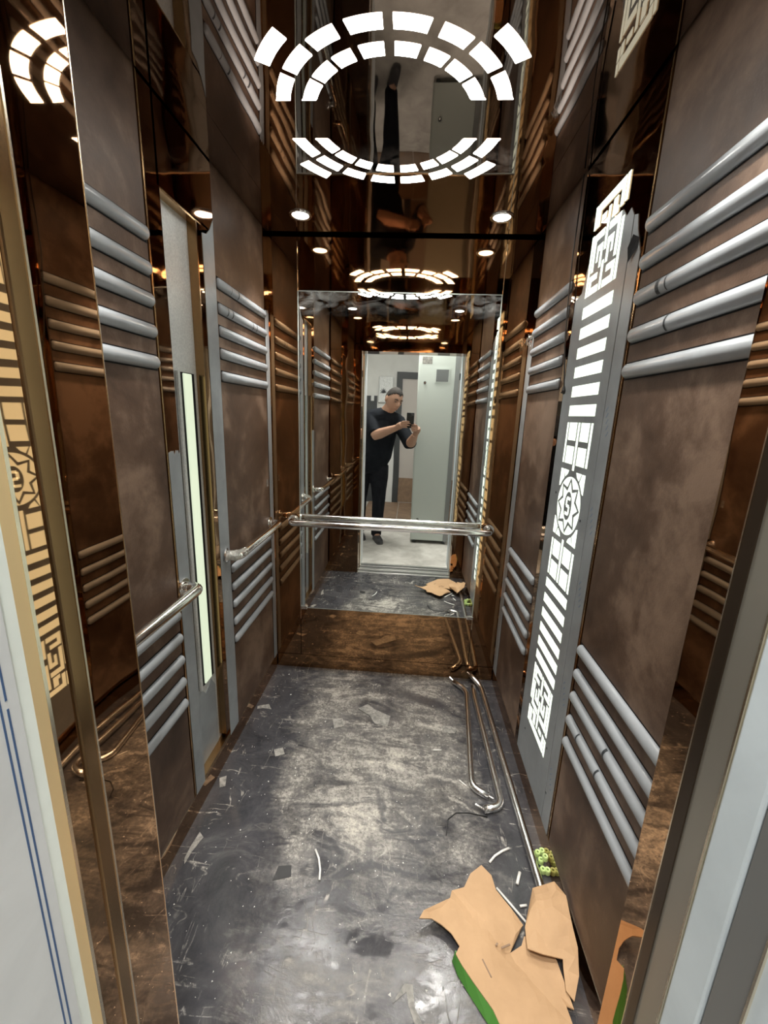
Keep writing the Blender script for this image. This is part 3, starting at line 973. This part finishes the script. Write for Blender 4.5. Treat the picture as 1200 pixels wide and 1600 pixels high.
# ------------------------------------------------------------------ cardboard on the floor
def cdt_sheet(outline, zfn, th, spacing=0.02):
    """real sheet with thickness from an outline of 3-D points"""
    pts2 = [Vector((p[0], p[1])) for p in outline]
    n = len(pts2)
    xs = [p.x for p in pts2]
    ys = [p.y for p in pts2]
    pts = list(pts2)

    def inside(x, y):
        c = False
        for i in range(n):
            a, b = pts2[i], pts2[i - 1]
            if (a.y > y) != (b.y > y) and x < (b.x - a.x) * (y - a.y) / (b.y - a.y) + a.x:
                c = not c
        return c
    x = min(xs) + spacing / 2
    while x < max(xs):
        y = min(ys) + spacing / 2
        while y < max(ys):
            if inside(x, y) and min((Vector((x, y)) - p).length for p in pts2) > spacing * 0.5:
                pts.append(Vector((x + 0.3 * spacing * mnoise.noise((x * 90, y * 90, 0)), y)))
            y += spacing
        x += spacing
    res = delaunay_2d_cdt(pts, [(i, (i + 1) % n) for i in range(n)], [], 1, 1e-6)
    V, Fc = res[0], res[2]

    def z_at(p):
        # inverse distance interpolation of the outline heights
        sw = sz = 0.0
        for q in outline:
            d = (p.x - q[0]) ** 2 + (p.y - q[1]) ** 2 + 1e-5
            sw += 1 / d
            sz += q[2] / d
        return sz / sw + zfn(p.x, p.y)
    top = [(p.x, p.y, z_at(p)) for p in V]
    bot = [(a, b, c - th) for a, b, c in top]
    m = len(top)
    fs = [tuple(f) for f in Fc] + [tuple(m + i for i in reversed(f)) for f in Fc]
    from collections import Counter
    cnt = Counter()
    for f in Fc:
        for i in range(len(f)):
            cnt[frozenset((f[i], f[(i + 1) % len(f)]))] += 1
    for f in Fc:
        for i in range(len(f)):
            a, b = f[i], f[(i + 1) % len(f)]
            if cnt[frozenset((a, b))] == 1:
                fs.append((a, m + a, m + b, b))
    return MB().add(top + bot, fs)


MAIN = [(0.380, 1.035, 0.030), (0.407, 1.009, 0.028), (0.415, 0.975, 0.022), (0.478, 0.898, 0.012), (0.425, 0.829, 0.015), (0.459, 0.846, 0.020), (0.470, 0.864, 0.025), (0.509, 0.874, 0.030), (0.541, 0.815, 0.030), (0.552, 0.724, 0.030), (0.538, 0.733, 0.020), (0.543, 0.705, 0.020), (0.483, 0.638, 0.020), (0.387, 0.649, 0.020), (0.355, 0.708, 0.025), (0.315, 0.753, 0.028), (0.290, 0.783, 0.030), (0.276, 0.805, 0.030), (0.288, 0.822, 0.030), (0.268, 0.849, 0.030), (0.243, 0.866, 0.030), (0.216, 0.875, 0.035), (0.180, 0.867, 0.045), (0.193, 0.887, 0.045), (0.272, 0.932, 0.035), (0.280, 0.957, 0.030), (0.318, 0.969, 0.030), (0.342, 1.007, 0.030)]
FLAP = [(0.522, 0.976, 0.040), (0.576, 0.965, 0.090), (0.590, 0.915, 0.110), (0.590, 0.868, 0.090), (0.590, 0.818, 0.075), (0.582, 0.778, 0.045), (0.556, 0.735, 0.034), (0.541, 0.751, 0.040), (0.548, 0.792, 0.045), (0.551, 0.806, 0.052), (0.500, 0.812, 0.050), (0.466, 0.824, 0.046), (0.472, 0.872, 0.045)]
cbd = thing('cardboard_sheet', 'torn brown cardboard sheet lying on the floor against the right wall', 'cardboard', (0.4, 0.83, 0))
mainp = cdt_sheet(MAIN, lambda x, y: 0.006 * mnoise.noise((x * 9, y * 9, 1)) - 0.010 * max(0, 1 - abs((x - 0.3) * 0.85 + (y - 0.93) * 0.9) / 0.02) * 0.3, 0.003).build('sheet', M['card'], cbd)
cdt_sheet(FLAP, lambda x, y: 0.004 * mnoise.noise((x * 16, y * 16, 4)) + 0.006 * max(0, 1 - abs((x - 0.52) * 0.9 - (y - 0.93) * 0.3) / 0.02), 0.003).build('folded_flap', M['card'], cbd)
# slits and creases
for a, b, w in (((0.345, 0.800), (0.362, 0.765), 0.0016), ((0.40, 0.828), (0.425, 0.838), 0.002), ((0.386, 0.832), (0.392, 0.838), 0.002)):
    a, b = Vector(a), Vector(b)
    d = (b - a).normalized()
    nrm = Vector((-d.y, d.x)) * w
    zz = 0.0285
    MB().add([(*(a + nrm), zz), (*(b + nrm), zz), (*(b - nrm), zz), (*(a - nrm), zz), (*(a + nrm), zz + 0.002), (*(b + nrm), zz + 0.002), (*(b - nrm), zz + 0.002), (*(a - nrm), zz + 0.002)], [(0, 3, 2, 1), (4, 5, 6, 7), (0, 1, 5, 4), (1, 2, 6, 5), (2, 3, 7, 6), (3, 0, 4, 7)]).build('torn_slit', M['plywood'], cbd)
TA = [(0.277, 0.813, 0.029), (0.291, 0.788, 0.029), (0.317, 0.757, 0.027), (0.356, 0.711, 0.024), (0.387, 0.655, 0.020)]
TB = [(0.270, 0.806, 0.003), (0.281, 0.779, 0.003), (0.308, 0.742, 0.003), (0.347, 0.693, 0.003), (0.372, 0.650, 0.003)]
vs_ = TA + TB + [(x - 0.002, y - 0.002, z) for x, y, z in TA] + [(x - 0.002, y - 0.002, z) for x, y, z in TB]
fs = []
for i in range(4):
    fs += [(i, i + 1, 6 + i, 5 + i), (10 + i, 15 + i, 16 + i, 11 + i), (i, 10 + i, 11 + i, i + 1), (5 + i, 6 + i, 16 + i, 15 + i)]
fs += [(0, 5, 15, 10), (4, 14, 19, 9)]
MB().add(vs_, fs).build('green_tape', M['green'], cbd)

# ------------------------------------------------------------------ floor litter
def flat_scrap(name, pts, label, m='paper', z=0.0012, cat='scrap', group=None, curl=0.0):
    sc = MB()
    n = len(pts)
    vs_ = [(x, y, z + (curl if i % 3 == 0 else 0)) for i, (x, y) in enumerate(pts)]
    vs_ += [(x, y, 0.0002) for x, y in pts]
    fs = [tuple(range(n)), tuple(range(2 * n - 1, n - 1, -1))] + [(i, n + i, n + (i + 1) % n, (i + 1) % n) for i in range(n)]
    return tag(sc.add(vs_, fs).build(name, M[m]), label, cat, group)


G = 'litter on the car floor'
flat_scrap('film_scrap', [(0.143, 0.750), (0.164, 0.750), (0.169, 0.707), (0.187, 0.682), (0.168, 0.680), (0.153, 0.710), (0.148, 0.735), (0.115, 0.711), (0.118, 0.718)], 'forked grey strip of torn film near the front of the floor', group=G)
flat_scrap('paper_scrap', [(-0.426, 1.444), (-0.393, 1.462), (-0.375, 1.429), (-0.392, 1.418), (-0.410, 1.412)], 'small pale paper scrap on the left of the floor', 'paper', group=G, curl=0.003)
flat_scrap('paper_scrap', [(-0.211, 1.646), (-0.168, 1.664), (-0.150, 1.63), (-0.153, 1.608), (-0.195, 1.595)], 'pale film scrap left of centre near the rear wall', 'paper', group=G, curl=0.004)
flat_scrap('paper_scrap', [(-0.101, 1.733), (-0.058, 1.774), (-0.02, 1.74), (0.058, 1.697), (0.047, 1.633), (-0.014, 1.647), (-0.04, 1.69)], 'largest crumpled film scrap near the rear wall', 'paper', group=G, curl=0.004)
flat_scrap('paper_scrap', [(0.300, 1.661), (0.34, 1.67), (0.373, 1.649), (0.355, 1.619), (0.312, 1.622)], 'film scrap beside the loose handrails near the rear wall', 'paper', group=G, curl=0.003)
flat_scrap('paper_scrap', [(-0.592, 1.289), (-0.569, 1.301), (-0.554, 1.256), (-0.573, 1.249)], 'pale scrap against the left skirting', 'paper', group=G)
flat_scrap('paper_scrap', [(-0.568, 1.028), (-0.562, 1.076), (-0.541, 1.060), (-0.555, 1.012), (-0.559, 0.973), (-0.568, 0.99)], 'ragged pale film strip along the near left skirting', 'paper', group=G)
flat_scrap('paper_scrap', [(-0.592, 1.70), (-0.543, 1.720), (-0.519, 1.686), (-0.56, 1.69), (-0.588, 1.682)], 'thin scrap in the rear left corner of the floor', 'paper', group=G)
flat_scrap('dark_film_scrap', [(-0.262, 0.995), (-0.222, 1.00), (-0.214, 0.968), (-0.232, 0.962), (-0.268, 0.952)], 'small black torn patch left of centre on the floor', 'rubber', group=G)


def offcut(label, pts, r):
    return tag(MB().tube(pts, r, 6).build('plastic_offcut', M['scrap'], smooth=True), label, 'offcut', 'white plastic offcuts on the floor')


offcut('curved white plastic offcut alone in the middle of the floor', [(-0.157, 1.053, 0.004), (-0.140, 1.027, 0.004), (-0.128, 0.993, 0.004), (-0.124, 0.964, 0.004)], 0.0035)
offcut('curved white plastic offcut behind the cardboard', [(0.414, 1.066, 0.004), (0.435, 1.088, 0.004), (0.464, 1.107, 0.004), (0.488, 1.118, 0.004)], 0.0038)
offcut('short white plastic offcut between cardboard and loose handrail', [(0.505, 1.043, 0.0055), (0.488, 1.008, 0.0055)], 0.005)
offcut('long straight white rod under the cardboard edge', [(0.422, 0.992, 0.004), (0.490, 0.909, 0.004)], 0.0035)
offcut('tiny white offcut in the notch of the cardboard', [(0.482, 0.949, 0.004), (0.503, 0.953, 0.004)], 0.0035)
offcut('white offcut beside the bent end of the loose handrails', [(0.350, 1.372, 0.003), (0.376, 1.347, 0.003)], 0.0025)
offcut('thin white offcut left of the loose handrails', [(0.254, 1.514, 0.003), (0.290, 1.517, 0.003)], 0.0025)
tag(MB().tube([(0.435, 1.225, 0.003), (0.368, 1.236, 0.0025), (0.323, 1.231, 0.0025), (0.291, 1.203, 0.0025), (0.280, 1.144, 0.0025)], 0.0018, 6).build('wire', M['rubber'], smooth=True), 'thin dark wire on the floor by the loose handrail ends', 'wire')
rnd = random.Random(11)
sp = MB()
for i in range(420):
    x, y = rnd.uniform(-0.56, 0.36), rnd.uniform(0.62, 1.98)
    s = rnd.uniform(0.0006, 0.0022) * (2.0 if rnd.random() < 0.08 else 1)
    a = rnd.uniform(0, 6.28)
    q = [(x + s * math.cos(a + k * 2.094) * rnd.uniform(0.7, 1.5), y + s * math.sin(a + k * 2.094) * rnd.uniform(0.7, 1.5)) for k in range(3)]
    sp.add([(p[0], p[1], 0.0002) for p in q] + [(x, y, 0.0004 + s * 0.6)], [(0, 1, 3), (1, 2, 3), (2, 0, 3), (0, 2, 1)])
tag(sp.build('floor_crumbs', M['scrap']), 'white crumbs of plaster and plastic strewn over the floor', 'crumbs', kind='stuff')
# clip bundle
cb = thing('cable_clips', 'bunch of pale green plastic clips between loose handrail and wall', 'clips', (0.585, 1.072, 0))
for i, (x, y, z, rot) in enumerate([(0.578, 1.105, 0.010, 0.2), (0.594, 1.112, 0.010, -0.4), (0.581, 1.080, 0.012, 0.7), (0.592, 1.078, 0.030, 0.1), (0.579, 1.052, 0.011, -0.6), (0.593, 1.050, 0.012, 0.5)]):
    MB().lathe((x, y, z), [(0.0035, 0.008), (0.008, 0.009), (0.0095, 0.006), (0.0095, -0.006), (0.008, -0.009), (0.0035, -0.008), (0.0035, 0.008)], 12).build('clip', M['clip_green'], cb)

# hanging cable beside the lit column
ca = thing('cable', 'black cable hanging beside the lit column with a bare connector', 'cable', (0.590, 1.52, 1.50))
MB().tube([(0.592, 1.548, 2.17), (0.590, 1.552, 1.94), (0.589, 1.535, 1.78), (0.588, 1.512, 1.66), (0.588, 1.478, 1.56), (0.588, 1.466, 1.52)], 0.0022, 7).build('lead', M['rubber'], ca, smooth=True)
MB().tube([(0.588, 1.467, 1.522), (0.587, 1.462, 1.508), (0.587, 1.458, 1.498)], [0.004, 0.0065, 0.004], 8).build('connector', M['rubber'], ca)
MB().tube([(0.588, 1.462, 1.51), (0.584, 1.474, 1.502)], 0.0025, 6).build('pin', M['rubber'], ca)

# ------------------------------------------------------------------ landing / lobby seen in the mirror
LY = -2.6
tag(box(-1.7, 1.5, LY - 0.1, 0.31, -0.08, -0.001).build('floor_lobby', M['lobby_floor']), 'pale dusty lobby floor seen in the mirror', 'floor', kind='structure')
tag(box(-1.7, 1.5, LY - 0.1, LY, 0, 2.7).build('wall_lobby_back', M['plaster']), 'white lobby wall opposite the lift seen in the mirror', 'wall', kind='structure')
tag(box(-1.8, -1.7, LY - 0.1, 0.36, 0, 2.7).build('wall_lobby_left', M['plaster']), 'white lobby side wall beside the dark cladding', 'wall', kind='structure')
tag(box(1.5, 1.6, LY - 0.1, 0.36, 0, 2.7).build('wall_lobby_right', M['plaster']), 'white lobby side wall beside the grey cabinet', 'wall', kind='structure')
tag(box(-1.8, 1.6, LY - 0.1, 0.36, 2.7, 2.78).build('ceiling_lobby', M['lobby_ceiling']), 'white lobby ceiling', 'ceiling', kind='structure')
ll = thing('lobby_fill_lamp', 'unseen round ceiling lamp added to light the lobby', 'lamp', (0.0, -0.35, 2.62))  # out of view, added to light the lobby, cabinet and door posts
MB().lathe((0.0, -0.35, 2.7), [(0.22, 0), (0.22, -0.03), (0.20, -0.04)]).build('rim', M['white_plastic'], ll, recalc=False)
MB().lathe((0.0, -0.35, 2.7), [(0.20, -0.035), (0.15, -0.06), (0.08, -0.072), (0.0005, -0.075)]).build('diffuser', M['lobby_fill_lamp'], ll, smooth=True)
wc = tag(box(-1.7, -0.46, LY, LY + 0.03, 0, 1.69).build('wall_cladding', M['wains']), 'dark grey wall cladding behind the man', 'cladding')
sw = thing('light_switch', 'small white light switch on the dark cladding', 'switch', (-0.535, LY + 0.03, 1.62))
box(-0.56, -0.51, LY + 0.03, LY + 0.04, 1.61, 1.69).build('plate', M['white_plastic'], sw, bevel=0.002)
box(-0.55, -0.52, LY + 0.04, LY + 0.045, 1.625, 1.675).build('rocker', M['white_plastic'], sw, bevel=0.001)
# wrapped wall plaque
pq = thing('wall_plaque', 'white wall plaque wrapped in crinkled film with a dark emblem', 'plaque', (-0.333, LY, 1.585))
box(-0.445, -0.22, LY, LY + 0.05, 1.585, 1.985).build('body', M['clear_wrap'], pq, bevel=0.02)
em = MB()
for k in range(7):
    a = math.pi / 2 + (k - 3) * 0.55
    em.tube([(-0.365, LY + 0.052, 1.735), (-0.365 + 0.035 * math.cos(a), LY + 0.053, 1.742 + 0.04 * math.sin(a)), (-0.365 + 0.055 * math.cos(a * 1.05), LY + 0.052, 1.735 + 0.07 * math.sin(a))], [0.009, 0.006, 0.002], 6)
em.build('emblem', M['mark'], pq)
# door opposite
d2 = thing('door_2', 'pale grey door in a dark frame opposite the lift', 'door', (0.3, LY, 0), kind='structure')
box(-0.17, -0.08, LY, LY + 0.06, 0, 2.055).build('frame_post', M['door_frame'], d2)
box(0.80, 0.89, LY, LY + 0.06, 0, 2.055).build('frame_post', M['door_frame'], d2)
box(-0.08, 0.80, LY, LY + 0.06, 1.96, 2.055).build('frame_head', M['door_frame'], d2)
dlf = box(-0.08, 0.80, LY + 0.005, LY + 0.035, 0.0, 1.96).build('leaf', M['door_leaf'], d2)
box(-0.08, 0.80, LY + 0.035, LY + 0.04, 0.02, 0.42).build('reflection_sheet', M['plywood'], dlf)  # brown reflection low on the leaf, put in as a coloured sheet
MB().tube(bend_path([(0.70, LY + 0.035, 1.0), (0.70, LY + 0.085, 1.0), (0.60, LY + 0.085, 1.0)], 0.015), 0.009, 8).build('door_handle', M['chrome'], dlf, smooth=True)
wh = thing('door_post_cover', 'white plastic sheet hanging on the wall left of the dark door frame', 'sheet', (-0.21, LY + 0.005, 0))
box(-0.27, -0.175, LY, LY + 0.02, 0.0, 1.2).build('sheet', M['white_plastic'], wh, bevel=0.006)
pb = thing('plywood_board', 'brown plywood boards on the lobby floor before the door', 'board', (0.0, -2.0, 0))
for k in range(3):
    box(-0.55 + 0.5 * k, -0.06 + 0.5 * k, -2.52, -1.52, -0.001, 0.018).build('board', M['plywood'], pb, bevel=0.002)
# tall steel cabinet
kb = thing('steel_cabinet', 'tall grey green steel cabinet standing in the lobby behind the man', 'cabinet', (0.34, -0.55, 0))
box(0.135, 0.55, -0.72, -0.43, 0.035, 2.25).build('body', M['cabinet'], kb, bevel=0.004)
dr = box(0.145, 0.505, -0.43, -0.415, 0.045, 2.24).build('door', M['cabinet'], kb, bevel=0.002)
box(0.505, 0.55, -0.43, -0.405, 0.04, 2.245).build('hinge_stile', M['grey_steel'], kb)
vt = box(0.305, 0.452, -0.415, -0.409, 1.75, 1.892).build('vent_frame', M['cabinet'], dr)
box(0.318, 0.440, -0.409, -0.407, 1.762, 1.88).build('vent_mesh', M['cabinet_dark'], dr)
for z in (1.75, 0.285):
    MB().tube([(0.207, -0.415, z), (0.207, -0.408, z)], 0.014, 14).build('lock', M['mark'], dr)
    MB().tube([(0.207, -0.408, z), (0.207, -0.4065, z)], 0.007, 10).build('key_barrel', M['chrome'], dr)
box(0.17, 0.27, -0.415, -0.4135, 1.93, 2.0).build('notice', M['paper'], dr)
for x in (0.16, 0.50):
    box(x, x + 0.03, -0.71, -0.45, 0, 0.036).build('foot', M['mark'], kb)

# ------------------------------------------------------------------ the man with the phone
pn = thing('person', 'man in black shirt and trousers leaning in to photograph with a phone', 'person', (-0.33, -0.45, 0))


def voxel(mb, name, m, parent, vox, smooth_it=3, at=None):
    o = mb.build(name + '_tmp', m, parent)
    md_ = o.modifiers.new('r', 'REMESH')
    md_.mode = 'VOXEL'
    md_.voxel_size = vox
    md_.use_smooth_shade = True
    sm = o.modifiers.new('s', 'SMOOTH')
    sm.factor = 0.5
    sm.iterations = smooth_it
    dg = bpy.context.evaluated_depsgraph_get()
    dg.update()
    me = bpy.data.meshes.new_from_object(o.evaluated_get(dg))
    old = o.data
    o.modifiers.clear()
    o.data = me
    o.name = name
    me.name = name
    bpy.data.meshes.remove(old)
    for p in me.polygons:
        p.use_smooth = True
    if not me.materials:
        me.materials.append(m)
    return o


V3 = Vector
pel, che, nek = V3((-0.335, -0.43, 0.88)), V3((-0.235, -0.37, 1.24)), V3((-0.185, -0.335, 1.43))
shL, shR = V3((-0.365, -0.32, 1.375)), V3((-0.055, -0.385, 1.345))
elL, wrL = V3((-0.275, -0.17, 1.200)), V3((-0.050, -0.040, 1.290))
elR, wrR = V3((0.085, -0.24, 1.120)), V3((0.128, -0.065, 1.225))
hpR, knR, anR = V3((-0.245, -0.43, 0.85)), V3((-0.235, -0.43, 0.47)), V3((-0.255, -0.48, 0.09))
hpL, knL, anL = V3((-0.425, -0.44, 0.85)), V3((-0.455, -0.50, 0.47)), V3((-0.465, -0.60, 0.09))
HC = V3((-0.105, -0.285, 1.560))
look = V3((0.18, 0.27, -0.13)).normalized()
upv = V3((0.22, 0.05, 1.0))
hx = look.cross(upv).normalized()          # head's right
hz = hx.cross(look).normalized()
HM = Matrix((hx, look, hz)).transposed()


def headfn(d, p):
    x, y, z = d
    k = 1.0
    # narrow jaw and chin forward
    if z < 0:
        p = V3((p.x * (1 - 0.30 * (-z) ** 1.5), p.y * (1 - 0.10 * (-z)) + 0.018 * (-z), p.z))
    if y > 0:
        g = lambda cx, cz, s: math.exp(-(((x - cx) ** 2 + (z - cz) ** 2) / (s * s)))
        p = p + V3((0, 0.030 * g(0, -0.16, 0.15) + 0.016 * g(0, 0.02, 0.12) - 0.012 * g(0.36, 0.08, 0.17) - 0.012 * g(-0.36, 0.08, 0.17) + 0.008 * g(0.34, 0.28, 0.2) + 0.008 * g(-0.34, 0.28, 0.2) + 0.008 * g(0, -0.52, 0.2) - 0.006 * g(0, -0.68, 0.12) + 0.012 * g(0, -0.86, 0.2), 0))
    else:
        p = V3((p.x, p.y * 1.02, p.z))
    return p


def hp(x, y, z):
    return HC + HM @ V3((x, y, z))


body = MB()
# torso
body.tube([pel - V3((0, 0, 0.08)), pel, pel.lerp(che, 0.35), pel.lerp(che, 0.7), che, che.lerp(nek, 0.55), nek], [0.12, 0.150, 0.148, 0.152, 0.158, 0.115, 0.06], 18, (V3((0, 1, 0)), 0.72))
body.tube([che + V3((0, 0, 0.06)), nek, HC + V3((-0.03, -0.02, -0.07)), HC], [0.09, 0.066, 0.060, 0.055], 14)
body.tube([shL, nek.lerp(che, 0.2), shR], [0.062, 0.085, 0.062], 12)
body.ell(HC, (0.079, 0.100, 0.122), HM, 36, 26, headfn)
for s in (-1, 1):
    body.ell(hp(s * 0.080, -0.012, -0.008), (0.010, 0.020, 0.033), HM, 10, 8)
for sh, el, wr in ((shL, elL, wrL), (shR, elR, wrR)):
    d = (wr - el)
    body.tube([sh, sh.lerp(el, 0.5), el], [0.058, 0.050, 0.042], 12)
    body.tube([el - d * 0.06, el.lerp(wr, 0.22), el.lerp(wr, 0.6), wr], [0.047, 0.053, 0.042, 0.030], 12)
for hpj, kn, an in ((hpR, knR, anR), (hpL, knL, anL)):
    body.tube([hpj, hpj.lerp(kn, 0.5), kn, kn.lerp(an, 0.35), an], [0.092, 0.080, 0.056, 0.055, 0.036], 14)
    body.tube([an, an + V3((0.02, 0.06, -0.045)), an + V3((0.05, 0.15, -0.06))], [0.036, 0.036, 0.026], 10)
# left hand: palm at the near side of the phone, fingers laid over its back
kL = [V3((-0.002, -0.008, 1.349)), V3((0.001, -0.006, 1.330)), V3((0.000, -0.006, 1.311)), V3((-0.005, -0.008, 1.292))]
pmL = V3((-0.028, -0.028, 1.305))
body.tube([wrL, pmL, V3((-0.008, -0.016, 1.320))], [0.029, 0.036, 0.032], 12, (V3((0.5, 0.86, 0)).normalized(), 0.6))
for i, k in enumerate(kL):
    L = (0.070, 0.077, 0.072, 0.056)[i]
    body.tube([pmL.lerp(k, 0.45), k, k + V3((L * 0.45, 0.010, 0.004)), k + V3((L * 0.8, 0.011, 0.003)), k + V3((L, 0.009, 0.0))], [0.009, 0.0078, 0.0073, 0.0068, 0.0054], 9)
body.tube([pmL + V3((0, -0.008, 0.005)), V3((0.012, -0.036, 1.325)), V3((0.032, -0.033, 1.345)), V3((0.050, -0.029, 1.358))], [0.013, 0.011, 0.010, 0.007], 9)
# right hand below
kR = [V3((0.139, -0.009, 1.318)), V3((0.141, -0.007, 1.299)), V3((0.140, -0.007, 1.280)), V3((0.136, -0.009, 1.261))]
pmR = V3((0.146, -0.034, 1.275))
body.tube([wrR, pmR, V3((0.145, -0.022, 1.292))], [0.028, 0.036, 0.032], 12, (V3((-0.3, 0.95, 0)).normalized(), 0.6))
for i, k in enumerate(kR):
    L = (0.054, 0.060, 0.058, 0.048)[i]
    body.tube([pmR.lerp(k, 0.45), k, k + V3((-L * 0.45, 0.010, 0.002)), k + V3((-L * 0.8, 0.011, 0.001)), k + V3((-L, 0.009, 0.0))], [0.009, 0.0078, 0.0073, 0.0068, 0.0054], 9)
body.tube([pmR + V3((0, -0.006, 0.01)), V3((0.128, -0.036, 1.30)), V3((0.112, -0.033, 1.325)), V3((0.098, -0.029, 1.340))], [0.013, 0.011, 0.010, 0.007], 9)
bo = voxel(body, 'body', M['skin'], pn, 0.0042, 3)

# clothes
shirt = MB()
shirt.tube([pel - V3((0, 0, 0.06)), pel + V3((0, 0, 0.03)), pel.lerp(che, 0.35), pel.lerp(che, 0.7), che, che.lerp(nek, 0.55), nek + V3((0.0, 0, 0.0))], [0.158, 0.185, 0.194, 0.184, 0.178, 0.130, 0.078], 20, (V3((0, 1, 0)), 0.85))
shirt.tube([nek - V3((0.01, 0.01, 0.05)), nek + V3((0.012, 0.005, 0.025))], [0.085, 0.077], 16)
shirt.tube([shL, nek.lerp(che, 0.2), shR], [0.076, 0.098, 0.076], 14)
shirt.tube([shL.lerp(nek, 0.2), shL, shL.lerp(elL, 0.5), elL.lerp(shL, 0.10)], [0.07, 0.076, 0.068, 0.062], 14)
shirt.tube([shR.lerp(nek, 0.2), shR, shR.lerp(elR, 0.5), elR, elR.lerp(wrR, 0.12)], [0.07, 0.076, 0.070, 0.068, 0.066], 14)
voxel(shirt, 'shirt', M['shirt'], pn, 0.010, 4)
trou = MB()
trou.tube([pel + V3((0, 0, 0.06)), pel, pel - V3((0, 0, 0.09))], [0.150, 0.160, 0.140], 18, (V3((0, 1, 0)), 0.78))
for hpj, kn, an in ((hpR, knR, anR), (hpL, knL, anL)):
    trou.tube([hpj + V3((0, 0, 0.02)), hpj.lerp(kn, 0.3), hpj.lerp(kn, 0.65), kn, kn.lerp(an, 0.45), an + V3((0, 0.005, 0.0)), an - V3((0, 0, 0.03))], [0.105, 0.102, 0.086, 0.074, 0.068, 0.060, 0.062], 16)
voxel(trou, 'trousers', M['jeans'], pn, 0.010, 4)
for an in (anR, anL):
    s = MB()
    s.tube([an + V3((-0.015, -0.04, -0.05)), an + V3((0.0, 0.0, -0.045)), an + V3((0.025, 0.075, -0.050)), an + V3((0.055, 0.16, -0.062)), an + V3((0.068, 0.195, -0.068))], [0.036, 0.044, 0.044, 0.040, 0.022], 14, (V3((0, 0, 1)), 0.8))
    sh_ = voxel(s, 'shoe', M['shoe'], pn, 0.007, 3)
    fw = V3((0.33, 0.94, 0)).normalized()
    rt = V3((0.94, -0.33, 0))
    out = []
    for t, w in ((-0.055, 0.026), (-0.03, 0.037), (0.04, 0.040), (0.12, 0.046), (0.18, 0.038), (0.205, 0.018)):
        out.append((an.x + fw.x * t + rt.x * w, an.y + fw.y * t + rt.y * w))
    for t, w in ((0.205, 0.018), (0.18, 0.036), (0.12, 0.040), (0.04, 0.036), (-0.03, 0.035), (-0.055, 0.026)):
        out.append((an.x + fw.x * t - rt.x * w, an.y + fw.y * t - rt.y * w))
    MB().prism(out, 2, 0.0, 0.018).build('sole', M['sole'], sh_)
# hair: a cropped cap following the skull
def hairfn(d, p):
    p = headfn(d, p)
    return p * 1.045


cap = MB().ell((0, 0, 0), (0.079, 0.100, 0.122), None, 40, 28, hairfn)
keep = []
for f in cap.f:
    c = sum((V3(cap.v[i]) for i in f), V3()) / len(f)
    line = 0.078 - 10 * (abs(c.x) - 0.03) ** 2 if c.y > 0.045 else (0.070 - (0.045 - c.y) * 1.0 if c.y > -0.055 else -0.05)
    if c.z > line:
        keep.append(f)
capv = [tuple(HC + HM @ V3(v)) for v in cap.v]
used = sorted({i for f in keep for i in f})
mp_ = {i: k for k, i in enumerate(used)}
hr = MB().add([capv[i] for i in used], [tuple(mp_[i] for i in f) for f in keep]).build('hair', M['hair'], pn, smooth=True)
sd = hr.modifiers.new('t', 'SOLIDIFY')
sd.thickness = 0.010
sd.offset = -1
for s in (-1, 1):
    ey = MB().ell(hp(s * 0.030, 0.083, 0.005), (0.0115, 0.0115, 0.0055), HM, 12, 8).build('eye', M['eye'], pn, smooth=True)
    MB().ell(hp(s * 0.030, 0.0922, 0.0035), (0.0055, 0.003, 0.0048), HM, 10, 6).build('iris', M['iris'], ey, smooth=True)
    MB().tube([hp(s * 0.014, 0.101, 0.026), hp(s * 0.032, 0.099, 0.031), hp(s * 0.050, 0.085, 0.026)], [0.004, 0.005, 0.003], 7).build('eyebrow', M['hair'], pn, smooth=True)
MB().tube([hp(-0.024, 0.090, -0.066), hp(-0.010, 0.1015, -0.064), hp(0.0, 0.1025, -0.0655), hp(0.010, 0.1015, -0.064), hp(0.024, 0.090, -0.066)], [0.002, 0.0045, 0.0045, 0.0045, 0.002], 7).build('mouth', M['lip'], pn, smooth=True)

# phone: lens sits right behind the viewpoint
ph = thing('phone', 'black cased phone held up in both hands of the man', 'phone', (0.072, -0.012, 1.288))
box(0.036, 0.108, -0.0175, -0.0085, 1.288, 1.435).build('case', M['phone'], ph, bevel=0.004)
bp_ = box(0.070, 0.105, -0.0085, -0.0065, 1.396, 1.431).build('camera_plate', M['phone'], ph, bevel=0.0015)
for x, z in ((0.079, 1.422), (0.079, 1.405), (0.096, 1.4135)):
    MB().tube([(x, -0.0068, z), (x, -0.0045, z)], 0.0065, 16).build('lens_ring', M['lens_ring'], ph)
    MB().tube([(x, -0.0046, z), (x, -0.0042, z)], 0.0045, 14).build('lens', M['lens'], ph)
box(0.040, 0.104, -0.0182, -0.0175, 1.293, 1.430).build('screen', M['lens'], ph)

for _k in ('shirt', 'jeans'):
    bs(M[_k]).inputs['Specular IOR Level'].default_value = 0.12
